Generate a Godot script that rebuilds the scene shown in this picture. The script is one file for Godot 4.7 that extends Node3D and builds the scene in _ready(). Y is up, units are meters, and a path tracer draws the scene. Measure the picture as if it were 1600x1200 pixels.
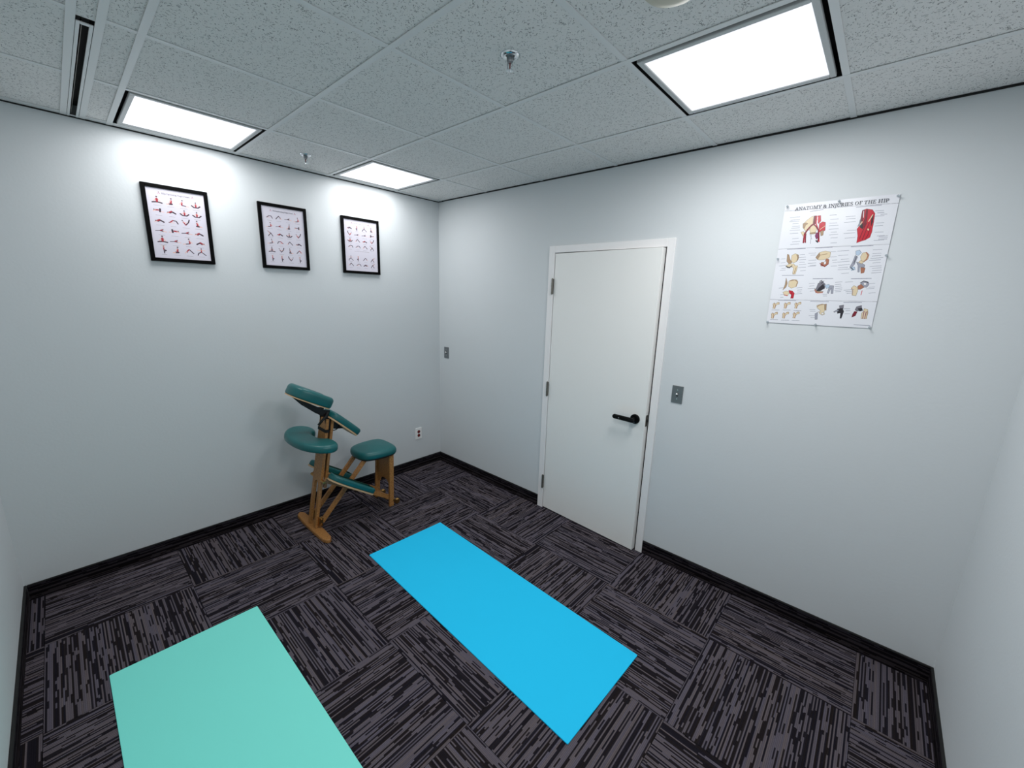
extends Node3D
# A small treatment room: corner of two pale walls, suspended ceiling with square light panels, striped carpet tiles,
# two yoga mats, a massage chair, a door left ajar, three framed charts and a pinned poster.

const W := 3.847      # door wall, along x (z = 0)
const D := 2.977      # picture wall, along z (x = 0)
const H := 2.668      # underside of the suspended ceiling
const BASE := 0.1     # height of the carpet base
const XS := [0.046, 0.662, 1.276, 1.9, 2.5165, 3.1244, 3.738]
const ZS := [0.4697, 1.0794, 1.6899, 2.294]

var M := {}
var taken := {}

# ---------------------------------------------------------------- names, labels
func numbered(called: String) -> String:
	var n: int = taken.get(called, 0)
	taken[called] = n + 1
	return called if n == 0 else "%s_%03d" % [called, n]

func thing(called: String, label: String, category: String, at := Vector3.ZERO, group := "") -> Node3D:
	var o := Node3D.new()
	o.name = numbered(called)
	add_child(o)
	o.position = at
	tag(o, label, category, group)
	return o

func tag(o: Node, label: String, category: String, group := "") -> void:
	o.set_meta("label", label)
	o.set_meta("category", category)
	if group != "":
		o.set_meta("group", group)

func put(called: String, mesh: Mesh, material: Material, parent: Node = null) -> MeshInstance3D:
	var o := MeshInstance3D.new()
	o.mesh = mesh
	o.material_override = null
	for i in mesh.get_surface_count():
		o.set_surface_override_material(i, material)
	if parent == null:
		o.name = numbered(called)
		add_child(o)
	else:
		o.name = called
		parent.add_child(o, true)
	return o

func struct(called: String, mesh: Mesh, material: Material) -> MeshInstance3D:
	var o := put(called, mesh, material)
	o.set_meta("kind", "structure")
	return o

# ---------------------------------------------------------------- shapes
func tool(smooth := false) -> SurfaceTool:
	var st := SurfaceTool.new()
	st.begin(Mesh.PRIMITIVE_TRIANGLES)
	st.set_smooth_group(0 if smooth else -1)
	return st

func done(st: SurfaceTool) -> ArrayMesh:
	st.generate_normals()
	return st.commit()

func tri(st: SurfaceTool, a: Vector3, b: Vector3, c: Vector3) -> void:   # counter-clockwise seen from outside
	st.add_vertex(a)
	st.add_vertex(c)
	st.add_vertex(b)

func quad(st: SurfaceTool, a: Vector3, b: Vector3, c: Vector3, d: Vector3) -> void:
	tri(st, a, b, c)
	tri(st, a, c, d)

func quad_uv(st: SurfaceTool, p: Array, uv: Array) -> void:
	for i in [0, 2, 1, 0, 3, 2]:
		st.set_uv(uv[i])
		st.add_vertex(p[i])

func turned(outline: PackedVector2Array) -> PackedVector2Array:
	var area := 0.0
	for i in outline.size():
		var p := outline[i]
		var q := outline[(i + 1) % outline.size()]
		area += p.x * q.y - q.x * p.y
	var o := outline.duplicate()
	if area > 0:
		o.reverse()
	return o

# a plate of the given outline (x, z) standing on y = 0, its edge following profile = [[inset, height], ...] from bottom to top
func slab(st: SurfaceTool, xf: Transform3D, outline: PackedVector2Array, profile: Array, crown := 0.0) -> void:
	var o := turned(outline)
	var n := o.size()
	var inward := PackedVector2Array()
	for i in n:
		var e0 := (o[i] - o[(i - 1 + n) % n]).normalized()
		var e1 := (o[(i + 1) % n] - o[i]).normalized()
		var n0 := Vector2(e0.y, -e0.x)
		var n1 := Vector2(e1.y, -e1.x)
		var s := (n0 + n1).normalized()
		inward.append(s / maxf(0.4, s.dot(n0)))
	var rings := []
	for pr in profile:
		var ring := PackedVector3Array()
		for i in n:
			var q: Vector2 = o[i] + inward[i] * float(pr[0])
			ring.append(xf * Vector3(q.x, pr[1], q.y))
		rings.append(ring)
	for k in rings.size() - 1:
		for i in n:
			var j := (i + 1) % n
			quad(st, rings[k][i], rings[k][j], rings[k + 1][j], rings[k + 1][i])
	for side in [0, rings.size() - 1]:
		var flat := PackedVector2Array()
		for i in n:
			flat.append(o[i] + inward[i] * float(profile[side][0]))
		var h := float(profile[side][1])
		if side > 0 and crown > 0.0:
			var mid := Vector2.ZERO
			for q in flat:
				mid += q / n
			var last: PackedVector3Array = rings[side]
			for step in 4:
				var f := float(step + 1) / 4.0
				var ring := PackedVector3Array()
				for q in flat:
					var p := q.lerp(mid, f)
					ring.append(xf * Vector3(p.x, h + crown * (1.0 - (1.0 - f) * (1.0 - f)), p.y))
				for i in n:
					var j := (i + 1) % n
					if step < 3:
						quad(st, last[i], last[j], ring[j], ring[i])
					else:
						tri(st, last[i], last[j], ring[0])
				last = ring
			continue
		var idx := Geometry2D.triangulate_polygon(flat)
		for t in range(0, idx.size(), 3):
			var a := flat[idx[t]]
			var b := flat[idx[t + 1]]
			var c := flat[idx[t + 2]]
			if ((b - a).cross(c - a) < 0.0) != (side > 0):
				var keep := b
				b = c
				c = keep
			tri(st, xf * Vector3(a.x, h, a.y), xf * Vector3(b.x, h, b.y), xf * Vector3(c.x, h, c.y))

func rect(sx: float, sz: float, c := 0.0) -> PackedVector2Array:
	var x := sx / 2
	var z := sz / 2
	if c <= 0.0:
		return PackedVector2Array([Vector2(-x, -z), Vector2(x, -z), Vector2(x, z), Vector2(-x, z)])
	return PackedVector2Array([Vector2(-x + c, -z), Vector2(x - c, -z), Vector2(x, -z + c), Vector2(x, z - c), Vector2(x - c, z), Vector2(-x + c, z), Vector2(-x, z - c), Vector2(-x, -z + c)])

func round_rect(sx: float, sz: float, r: float, steps := 6) -> PackedVector2Array:
	var o := PackedVector2Array()
	for k in 4:
		var c := Vector2((sx / 2 - r) * (1 if k in [0, 3] else -1), (sz / 2 - r) * (1 if k in [0, 1] else -1))
		for s in steps + 1:
			var a := PI / 2 * (k + float(s) / steps)
			o.append(c + Vector2(cos(a), sin(a)) * r)
	return o

func soften(o: PackedVector2Array, times := 2) -> PackedVector2Array:
	for t in times:
		var q := PackedVector2Array()
		for i in o.size():
			var a := o[i]
			var b := o[(i + 1) % o.size()]
			q.append(a.lerp(b, 0.25))
			q.append(a.lerp(b, 0.75))
		o = q
	return o

# box with chamfered edges; at = centre
func box(st: SurfaceTool, at: Vector3, size: Vector3, c := 0.0, basis := Basis()) -> void:
	var profile := [[0.0, 0.0], [0.0, size.y]] if c <= 0.0 else [[c, 0.0], [0.0, c], [0.0, size.y - c], [c, size.y]]
	slab(st, Transform3D(basis, at - basis.y * size.y / 2), rect(size.x, size.z, c), profile)

func box_mesh(at: Vector3, size: Vector3, c := 0.0, basis := Basis()) -> ArrayMesh:
	var st := tool()
	box(st, at, size, c, basis)
	return done(st)

func span(lo: Vector3, hi: Vector3, c := 0.0) -> ArrayMesh:
	return box_mesh((lo + hi) / 2, hi - lo, c)

# bar of section w (along side) x d from a to b
func bar(st: SurfaceTool, a: Vector3, b: Vector3, w: float, d: float, side := Vector3.RIGHT, c := 0.002) -> void:
	var y := (b - a).normalized()
	var z := side.cross(y).normalized()
	var x := y.cross(z).normalized()
	box(st, (a + b) / 2, Vector3(w, a.distance_to(b), d), c, Basis(x, y, z))

func bar_mesh(a: Vector3, b: Vector3, w: float, d: float, side := Vector3.RIGHT, c := 0.002) -> ArrayMesh:
	var st := tool()
	bar(st, a, b, w, d, side, c)
	return done(st)

func lathe(st: SurfaceTool, xf: Transform3D, pts: Array, n := 20) -> void:   # [[radius, height], ...] from bottom to top
	for k in pts.size() - 1:
		for i in n:
			var a := TAU * i / n
			var b := TAU * (i + 1) / n
			var u := Vector3(cos(a), 0, -sin(a))
			var v := Vector3(cos(b), 0, -sin(b))
			var r0: float = pts[k][0]
			var r1: float = pts[k + 1][0]
			var y0 := Vector3(0, pts[k][1], 0)
			var y1 := Vector3(0, pts[k + 1][1], 0)
			if r0 > 0.00001:
				tri(st, xf * (u * r0 + y0), xf * (v * r0 + y0), xf * (v * r1 + y1))
			if r1 > 0.00001:
				tri(st, xf * (u * r0 + y0), xf * (v * r1 + y1), xf * (u * r1 + y1))

func lathe_mesh(xf: Transform3D, pts: Array, n := 20, smooth := false) -> ArrayMesh:
	var st := tool(smooth)
	lathe(st, xf, pts, n)
	return done(st)

func tube_mesh(path: Array, r: float, n := 10) -> ArrayMesh:
	var st := tool(true)
	var rings := []
	for i in path.size():
		var p: Vector3 = path[i]
		var dir: Vector3 = ((path[mini(i + 1, path.size() - 1)] as Vector3) - (path[maxi(i - 1, 0)] as Vector3)).normalized()
		var x := dir.cross(Vector3.UP if absf(dir.y) < 0.9 else Vector3.RIGHT).normalized()
		var y := x.cross(dir)
		var ring := PackedVector3Array()
		for k in n:
			var a := TAU * k / n
			ring.append(p + (x * cos(a) + y * sin(a)) * r)
		rings.append(ring)
	for i in rings.size() - 1:
		for k in n:
			var l := (k + 1) % n
			quad(st, rings[i][l], rings[i][k], rings[i + 1][k], rings[i + 1][l])
	for k in range(1, n - 1):
		tri(st, rings[0][0], rings[0][k], rings[0][k + 1])
		tri(st, rings[-1][0], rings[-1][k + 1], rings[-1][k])
	return done(st)

func facing(normal: Vector3, at: Vector3) -> Transform3D:   # local y along normal
	var x := Vector3.UP.cross(normal) if absf(normal.y) < 0.9 else Vector3.RIGHT
	x = x.normalized()
	return Transform3D(Basis(x, normal, x.cross(normal)), at)

# cushion: plate with a fully rounded edge
func cushion(xf: Transform3D, outline: PackedVector2Array, th: float, r: float, crown := 0.0) -> ArrayMesh:
	var st := tool(true)
	var profile := []
	for k in 4:
		var a := PI / 2 * k / 3.0
		profile.append([0.5 * r * (1.0 - sin(a)), r * 0.5 * (1.0 - cos(a))])
	for k in 7:
		var a := PI / 2 * k / 6.0
		profile.append([r * (1.0 - cos(a)), th - r + r * sin(a)])
	slab(st, xf, outline, profile, crown)
	return done(st)

# ---------------------------------------------------------------- pictures that are print or pattern
func blot(im: Image, c: Vector2, r: float, col: Color) -> void:
	for y in range(floori(c.y - r), ceili(c.y + r) + 1):
		var h := r * r - (y - c.y) * (y - c.y)
		if h > 0:
			var x := sqrt(h)
			im.fill_rect(Rect2i(roundi(c.x - x), y, maxi(1, roundi(2 * x)), 1), col)

func ink(im: Image, pts: PackedVector2Array, col: Color) -> void:   # filled polygon
	var lo := INF
	var hi := -INF
	for p in pts:
		lo = minf(lo, p.y)
		hi = maxf(hi, p.y)
	for y in range(maxi(0, floori(lo)), mini(im.get_height() - 1, ceili(hi)) + 1):
		var xs := []
		for i in pts.size():
			var a := pts[i]
			var b := pts[(i + 1) % pts.size()]
			if (a.y <= y + 0.5) != (b.y <= y + 0.5):
				xs.append(a.x + (y + 0.5 - a.y) / (b.y - a.y) * (b.x - a.x))
		xs.sort()
		for k in range(0, xs.size() - 1, 2):
			im.fill_rect(Rect2i(roundi(xs[k]), y, maxi(1, roundi(xs[k + 1] - xs[k])), 1), col)

func stroke(im: Image, pts: PackedVector2Array, w: float, col: Color) -> void:
	for i in pts.size() - 1:
		var a := pts[i]
		var b := pts[i + 1]
		var n := (b - a).orthogonal().normalized() * w / 2
		ink(im, PackedVector2Array([a + n, b + n, b - n, a - n]), col)
	if w > 2.5:
		for p in pts:
			blot(im, p, w / 2, col)

func texture(im: Image) -> ImageTexture:
	return ImageTexture.create_from_image(im)

# one carpet tile: rows of loop-pile yarn, dashes of two tones; returns [colour, relief]
func carpet_pictures(number: int, base_strip := false) -> Array:
	var rng := RandomNumberGenerator.new()
	rng.seed = 71 + number
	var n := 512
	var rows := 104
	var colour := PackedByteArray()
	colour.resize(n * n * 3)
	var relief := PackedByteArray()
	relief.resize(n * n)
	var tone := PackedFloat32Array()
	tone.resize(n)
	var pale := true
	for row in rows:
		var y0 := row * n / rows
		var y1 := (row + 1) * n / rows
		pale = rng.randf() < (0.46 if pale else 0.74)
		var mixed := rng.randf() < 0.6
		var shade := rng.randf_range(-0.12, 0.12)
		var x := 0
		while x < n:
			var run := rng.randi_range(14, 96)
			var v := 1.0 if pale else 0.0
			if mixed and rng.randf() < 0.36:
				v = 1.0 - v
			v += shade
			for i in range(x, mini(n, x + run)):
				tone[i] = v
			x += run
		var tint := rng.randf_range(-0.012, 0.012)
		for y in range(y0, y1):
			var edge := 0.75 if y == y0 else 1.0
			for i in n:
				var loop := 0.5 + 0.5 * sin(i * 1.45 + row * 2.1)
				var grain := rng.randf()
				var v := clampf(tone[i], 0.0, 1.0) * (0.80 + 0.2 * loop) + 0.16 * (grain - 0.5)
				var l := lerpf(0.11, 0.40, clampf(v, 0.0, 1.0))
				if base_strip:
					l = lerpf(0.055, 0.21, clampf(v, 0.0, 1.0))
				var k := (y * n + i) * 3
				colour[k] = int(255 * clampf(l * edge + 0.008 + tint, 0, 1))
				colour[k + 1] = int(255 * clampf(l * edge * 0.95 + tint * 0.4, 0, 1))
				colour[k + 2] = int(255 * clampf(l * edge * 1.0 + 0.010 - tint, 0, 1))
				relief[y * n + i] = int(255 * clampf((0.35 + 0.3 * v) * edge * (0.7 + 0.3 * loop) + 0.2 * grain, 0, 1))
	return [texture(Image.create_from_data(n, n, false, Image.FORMAT_RGB8, colour)), texture(Image.create_from_data(n, n, false, Image.FORMAT_L8, relief))]

# mineral-fibre ceiling board: pale face with needle holes and short worm-like fissures
func board_pictures(number: int) -> Array:
	var rng := RandomNumberGenerator.new()
	rng.seed = 300 + number
	var n := 768
	var im := Image.create_empty(n, n, false, Image.FORMAT_RGB8)
	var re := Image.create_empty(n, n, false, Image.FORMAT_L8)
	re.fill(Color(0.85, 0.85, 0.85))
	for y in n:
		for x in n:
			var v := 0.925 + rng.randf_range(-0.035, 0.035)
			im.set_pixel(x, y, Color(v, v * 0.996, v * 0.988))
	for k in 3300:
		var p := Vector2(rng.randf() * n, rng.randf() * n)
		var dark := rng.randf_range(0.42, 0.68)
		var col := Color(dark, dark, dark)
		if rng.randf() < 0.6:
			blot(im, p, rng.randf_range(0.8, 1.8), col)
			blot(re, p, 1.6, Color(0.1, 0.1, 0.1))
		else:
			var a := rng.randf() * TAU
			for s in rng.randi_range(3, 8):
				blot(im, p, rng.randf_range(0.6, 1.5), col)
				blot(re, p, 1.4, Color(0.1, 0.1, 0.1))
				a += rng.randf_range(-0.7, 0.7)
				p += Vector2(cos(a), sin(a)) * 1.6
	return [texture(im), texture(re)]

func noise_picture(freq: float, dark: Color, light: Color, size := 256, seed_ := 5, stretch := 1.0) -> ImageTexture:
	var f := FastNoiseLite.new()
	f.seed = seed_
	f.frequency = freq
	f.fractal_octaves = 4
	var im := Image.create_empty(size, size, false, Image.FORMAT_RGB8)
	for y in size:
		for x in size:
			# blended over the edges so that the picture repeats without a seam
			var u := float(x) / size
			var v := float(y) / size
			var a := f.get_noise_2d(x, y * stretch)
			var b := f.get_noise_2d(x - size, y * stretch)
			var c := f.get_noise_2d(x, (y - size) * stretch)
			var d := f.get_noise_2d(x - size, (y - size) * stretch)
			var t := lerpf(lerpf(a, b, u), lerpf(c, d, u), v)
			im.set_pixel(x, y, dark.lerp(light, clampf(t * 0.9 + 0.5, 0, 1)))
	return texture(im)

# ---------------------------------------------------------------- materials
func mat(called: String, colour: Color, rough := 0.6, metal := 0.0, spec := 0.5) -> StandardMaterial3D:
	var m := StandardMaterial3D.new()
	m.resource_name = called
	m.albedo_color = colour
	m.roughness = rough
	m.metallic = metal
	m.metallic_specular = spec
	M[called] = m
	return m

func bumped(m: StandardMaterial3D, freq: float, depth: float, scale: float) -> void:
	m.heightmap_enabled = true
	m.heightmap_texture = noise_picture(freq, Color.BLACK, Color.WHITE, 256, 9)
	m.heightmap_scale = depth
	m.uv1_triplanar = true
	m.uv1_scale = Vector3.ONE * scale

func materials() -> void:
	var m := mat("wall_paint", Color(0.83, 0.847, 0.856), 0.6, 0.0, 0.3)
	bumped(m, 0.09, 0.02, 2.2)
	m.uv1_world_triplanar = true
	mat("door_paint", Color(0.935, 0.935, 0.925), 0.42)
	mat("frame_paint", Color(0.935, 0.93, 0.93), 0.4)
	mat("grid_paint", Color(0.90, 0.905, 0.905), 0.45)
	mat("board_edge", Color(0.8, 0.81, 0.81), 0.9)
	mat("deck", Color(0.06, 0.06, 0.065), 0.9)
	mat("black_metal", Color(0.025, 0.025, 0.028), 0.42)
	mat("black_satin", Color(0.012, 0.012, 0.013), 0.6, 0.0, 0.3)
	mat("black_frame", Color(0.006, 0.006, 0.007), 0.6, 0.0, 0.2)
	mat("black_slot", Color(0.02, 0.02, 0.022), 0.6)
	mat("housing", Color(0.03, 0.03, 0.035), 0.6)
	mat("lens_frame", Color(0.78, 0.79, 0.79), 0.45)
	mat("steel", Color(0.56, 0.57, 0.58), 0.36, 0.9)
	mat("hinge_steel", Color(0.50, 0.49, 0.46), 0.4, 0.85)
	mat("chrome", Color(0.86, 0.88, 0.89), 0.1, 1.0)
	mat("brass", Color(0.78, 0.6, 0.36), 0.28, 1.0)
	mat("white_plastic", Color(0.95, 0.95, 0.945), 0.35)
	mat("cream_plastic", Color(0.80, 0.78, 0.71), 0.5)
	mat("red_plastic", Color(0.45, 0.08, 0.05), 0.4)
	mat("red_glass", Color(0.4, 0.01, 0.03), 0.1)
	mat("paper", Color(0.91, 0.90, 0.93), 0.55)
	mat("ink", Color(0.16, 0.18, 0.22), 0.6)
	mat("grey_ink", Color(0.22, 0.20, 0.24), 0.6)
	mat("rubber", Color(0.03, 0.03, 0.03), 0.7)
	mat("plywood", Color(0.80, 0.66, 0.50), 0.5)
	var pin := mat("clear_plastic", Color(0.72, 0.76, 0.78, 0.45), 0.1)
	pin.transparency = BaseMaterial3D.TRANSPARENCY_ALPHA
	m = mat("vinyl", Color(0.07, 0.37, 0.375), 0.36, 0.0, 0.5)
	bumped(m, 0.12, 0.025, 9.0)
	m = mat("wood", Color.WHITE, 0.4)
	m.albedo_texture = noise_picture(0.02, Color(0.53, 0.35, 0.18), Color(0.77, 0.56, 0.33), 256, 3, 6.0)
	m.uv1_triplanar = true
	m.uv1_scale = Vector3(9, 2.2, 9)
	for k in 2:
		m = mat(["blue_mat", "mint_mat"][k], Color.WHITE, 0.75, 0.0, 0.3)
		var c: Color = [Color(0.13, 0.805, 1.0), Color(0.52, 0.945, 0.89)][k]
		m.albedo_texture = noise_picture(0.35, c.darkened(0.03), c.lightened(0.02), 256, 21 + k)
		m.heightmap_enabled = true
		m.heightmap_texture = noise_picture(0.45, Color.BLACK, Color.WHITE, 256, 23)
		m.heightmap_scale = 0.03
		m.uv1_triplanar = true
		m.uv1_scale = Vector3.ONE * 6.0
	for k in 5:
		var pictures := carpet_pictures(k, k == 4)
		m = mat("carpet_%d" % k if k < 4 else "carpet_base", Color.WHITE, 0.95, 0.0, 0.15)
		m.albedo_texture = pictures[0]
		m.heightmap_enabled = true
		m.heightmap_texture = pictures[1]
		m.heightmap_scale = 0.12
	for k in 2:
		var pictures := board_pictures(k)
		m = mat("board_%d" % k, Color.WHITE, 0.92, 0.0, 0.2)
		m.albedo_texture = pictures[0]
		m.heightmap_enabled = true
		m.heightmap_texture = pictures[1]
		m.heightmap_scale = 0.1
	# prismatic acrylic of the ceiling lights: a fine square grid pressed into the sheet
	var im := Image.create_empty(32, 32, false, Image.FORMAT_RGB8)
	for y in 32:
		for x in 32:
			var ridge := minf(absf(x - 15.5), absf(y - 15.5)) < 12.0 and maxf(absf(x - 15.5), absf(y - 15.5)) > 12.5
			im.set_pixel(x, y, Color(0.93, 0.93, 0.94) if ridge else Color(1, 1, 1))
	m = mat("light_lens", Color(0.9, 0.9, 0.9), 0.35)
	m.emission_enabled = true
	m.emission = Color(0.97, 0.97, 1.0)
	m.emission_operator = BaseMaterial3D.EMISSION_OP_MULTIPLY
	m.emission_texture = texture(im)
	m.emission_energy_multiplier = LENS_GLOW
	m.uv1_scale = Vector3(60, 60, 60)

const LENS_GLOW := 0.93

func _ready() -> void:
	# camera
	var cam := Camera3D.new()
	cam.name = "camera"
	var yaw := 0.7306
	var pitch := -0.2157
	var roll := 0.0313
	var fw := Vector3(-sin(yaw) * cos(pitch), sin(pitch), -cos(yaw) * cos(pitch))
	var rt := Vector3(cos(yaw), 0, -sin(yaw))
	var up := rt.cross(fw)
	cam.transform = Transform3D(Basis(rt * cos(roll) + up * sin(roll), up * cos(roll) - rt * sin(roll), -fw), Vector3(3.3863, 1.8094, 2.6297))
	cam.fov = 86.8
	cam.near = 0.02
	cam.current = true
	add_child(cam)
	# environment: the room is closed, all light comes from its ceiling panels
	var env := Environment.new()
	env.background_mode = Environment.BG_COLOR
	env.background_color = Color(0.02, 0.02, 0.025)
	env.tonemap_mode = Environment.TONE_MAPPER_LINEAR
	env.tonemap_exposure = 1.0
	env.sdfgi_enabled = true
	env.ssao_enabled = true
	env.ssil_enabled = true
	var we := WorldEnvironment.new()
	we.name = "environment"
	we.environment = env
	add_child(we)
	materials()
	ceiling_lights()
	shell()
	carpet()
	ceiling()
	door()
	yoga_mats()
	massage_chair()
	picture_frames()
	anatomy_poster()
	wall_fittings()
	ceiling_fittings()

# ---------------------------------------------------------------- lights
func ceiling_lights() -> void:
	var spots := [
		[0, 2, "bright square ceiling light panel above the framed chart farthest left", 0.75],
		[0, 0, "small-looking ceiling light panel nearest the far corner of the room", 0.75],
		[4, 0, "large-looking ceiling light panel above the door wall, near the poster", 1.5],
		[4, 2, "ceiling light panel straight above the camera, out of the picture", 1.5],
	]
	for s in spots:
		var x0: float = XS[s[0]] + 0.012
		var x1: float = XS[s[0] + 1] - 0.012
		var z0: float = ZS[s[1]] + 0.012
		var z1: float = ZS[s[1] + 1] - 0.012
		var sx := x1 - x0
		var sz := z1 - z0
		var t := thing("ceiling_light", s[2], "ceiling light", Vector3((x0 + x1) / 2, H, (z0 + z1) / 2), "square ceiling light panels")
		# black housing, open below
		var st := tool()
		var hh := 0.09
		box(st, Vector3(0, hh + 0.002, 0), Vector3(sx + 0.012, 0.004, sz + 0.012))
		for k in [-1, 1]:
			box(st, Vector3(k * (sx / 2 + 0.003), hh / 2 + 0.002, 0), Vector3(0.004, hh, sz + 0.012))
			box(st, Vector3(0, hh / 2 + 0.002, k * (sz / 2 + 0.003)), Vector3(sx, hh, 0.004))
		put("housing", done(st), M.housing, t)
		# lens frame with a dark reveal round it
		var gap := 0.016
		var fx := sx - 2 * gap
		var fz := sz - 2 * gap
		var fw := 0.020
		st = tool()
		for k in [-1, 1]:
			box(st, Vector3(k * (fx / 2 - fw / 2), 0.004, 0), Vector3(fw, 0.014, fz), 0.002)
			box(st, Vector3(0, 0.004, k * (fz / 2 - fw / 2)), Vector3(fx - 2 * fw, 0.014, fw), 0.002)
		put("lens_frame", done(st), M.lens_frame, t)
		var lx := fx - 2 * fw + 0.004
		var lz := fz - 2 * fw + 0.004
		st = tool()
		quad_uv(st, [Vector3(-lx / 2, 0.003, -lz / 2), Vector3(lx / 2, 0.003, -lz / 2), Vector3(lx / 2, 0.003, lz / 2), Vector3(-lx / 2, 0.003, lz / 2)], [Vector2(0, 0), Vector2(1, 0), Vector2(1, 1), Vector2(0, 1)])
		var back := tool()
		put("lens", done(st), M.light_lens, t)
		box(back, Vector3(0, 0.010, 0), Vector3(lx, 0.006, lz))
		put("back_pan", done(back), M.lens_frame, t)
		var l := AreaLight3D.new()
		l.name = "panel_glow"
		l.area_size = Vector2(lx - 0.004, lz - 0.004)
		l.area_normalize_energy = true
		l.light_energy = s[3]
		l.light_color = Color(1.0, 1.0, 1.0)
		l.area_range = 12.0
		l.shadow_enabled = true
		l.position = Vector3(0, -0.004, 0)
		l.rotation = Vector3(-PI / 2, 0, 0)
		t.add_child(l)

# ---------------------------------------------------------------- room
const OPEN0 := 1.4375   # door opening
const OPEN1 := 2.3066
const DOOR_TOP := 2.134

func shell() -> void:
	var th := 0.12
	var top := H + 0.3
	struct("wall_left", span(Vector3(-th, 0, -th), Vector3(0, top, D + th)), M.wall_paint)
	var st := tool()
	for b in [[0.0, OPEN0 - 0.01, 0.0, top], [OPEN1 + 0.01, W, 0.0, top], [OPEN0 - 0.01, OPEN1 + 0.01, DOOR_TOP + 0.01, top]]:
		box(st, Vector3((b[0] + b[1]) / 2, (b[2] + b[3]) / 2, -th / 2), Vector3(b[1] - b[0], b[3] - b[2], th))
	struct("wall_right", done(st), M.wall_paint)
	struct("wall_near_right", span(Vector3(W, 0, -th), Vector3(W + th, top, D + th)), M.wall_paint)
	struct("wall_near_left", span(Vector3(0, 0, D), Vector3(W, top, D + th)), M.wall_paint)
	# strips of dark striped carpet standing on edge round the room
	var runs := [
		["baseboard_left", Vector3(0, 0, D - 0.012), Vector3(0, 0, 0.012), Vector3(1, 0, 0)],
		["baseboard_right", Vector3(0, 0, 0), Vector3(OPEN0 - 0.053, 0, 0), Vector3(0, 0, 1)],
		["baseboard_right", Vector3(OPEN1 + 0.051, 0, 0), Vector3(W, 0, 0), Vector3(0, 0, 1)],
		["baseboard_near_right", Vector3(W, 0, 0.012), Vector3(W, 0, D - 0.012), Vector3(-1, 0, 0)],
		["baseboard_near_left", Vector3(W, 0, D), Vector3(0, 0, D), Vector3(0, 0, -1)],
	]
	for r in runs:
		var a: Vector3 = r[1]
		var b: Vector3 = r[2]
		var n: Vector3 = r[3] * 0.009
		var bind: Vector3 = r[3] * 0.011
		var y0 := Vector3(0, 0.0, 0)
		var y1 := Vector3(0, BASE - 0.008, 0)
		var y2 := Vector3(0, BASE, 0)
		var lng := a.distance_to(b)
		st = tool()
		quad_uv(st, [a + n + y0, b + n + y0, b + n + y1, a + n + y1], [Vector2(0, 0), Vector2(lng / 0.61, 0), Vector2(lng / 0.61, BASE / 0.61), Vector2(0, BASE / 0.61)])
		for e in [[a, b], [b, a]]:
			quad_uv(st, [e[0] + y0, e[0] + n + y0, e[0] + n + y1, e[0] + y1], [Vector2(0, 0), Vector2(0.02, 0), Vector2(0.02, 0.16), Vector2(0, 0.16)])
		quad_uv(st, [a + n + y1, b + n + y1, b + y1, a + y1], [Vector2(0, 0), Vector2(1, 0), Vector2(1, 0.02), Vector2(0, 0.02)])
		var o := struct(r[0], done(st), M.carpet_base)
		var mid := (a + b) / 2 + bind / 2 + (y1 + y2) / 2
		var size := Vector3(absf(b.x - a.x) + absf(bind.x), BASE - BASE + 0.008, absf(b.z - a.z) + absf(bind.z))
		put("binding", box_mesh(mid, size, 0.002), M.rubber, o)

func carpet() -> void:
	var f := struct("floor", span(Vector3(-0.12, -0.15, -0.12), Vector3(W + 0.12, -0.008, D + 0.12)), M.deck)
	var xs := [0.0]
	var zs := [0.0]
	for k in 6:
		xs.append(0.513 + 0.612 * k)
	for k in 5:
		zs.append(0.4745 + 0.6085 * k)
	xs.append(W)
	zs.append(D)
	var rng := RandomNumberGenerator.new()
	rng.seed = 11
	for i in xs.size() - 1:
		for j in zs.size() - 1:
			var x0: float = xs[i]
			var x1: float = xs[i + 1]
			var z0: float = zs[j]
			var z1: float = zs[j + 1]
			var ox := (x1 - 0.612) if i == 0 else x0
			var oz := (z1 - 0.6085) if j == 0 else z0
			var along_x := (i + j) % 2 == 1
			var e := 0.0012
			var st := tool()
			var lift := rng.randf_range(0.0, 0.0005)
			var p := [Vector3(x0 + e, lift, z1 - e), Vector3(x1 - e, lift, z1 - e), Vector3(x1 - e, lift, z0 + e), Vector3(x0 + e, lift, z0 + e)]
			var low := [Vector3(x0, -0.008, z1), Vector3(x1, -0.008, z1), Vector3(x1, -0.008, z0), Vector3(x0, -0.008, z0)]
			var mirror := rng.randf() < 0.5
			var uv := func(q: Vector3) -> Vector2:
				var u := (q.x - ox) / 0.612
				var v := (q.z - oz) / 0.6085
				var s := Vector2(u, v) if along_x else Vector2(v, u)
				return Vector2(1.0 - s.x, 1.0 - s.y) if mirror else s
			quad_uv(st, p, p.map(uv))
			for k in 4:
				var l := (k + 1) % 4
				var side := [low[k], low[l], p[l], p[k]]
				quad_uv(st, side, side.map(uv))
			put("carpet_tile", done(st), M["carpet_%d" % rng.randi_range(0, 3)], f)
	# bare floor of the passage seen under the door
	put("threshold", span(Vector3(OPEN0, -0.008, -0.12), Vector3(OPEN1, -0.001, 0.0)), M.black_metal, f)

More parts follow.
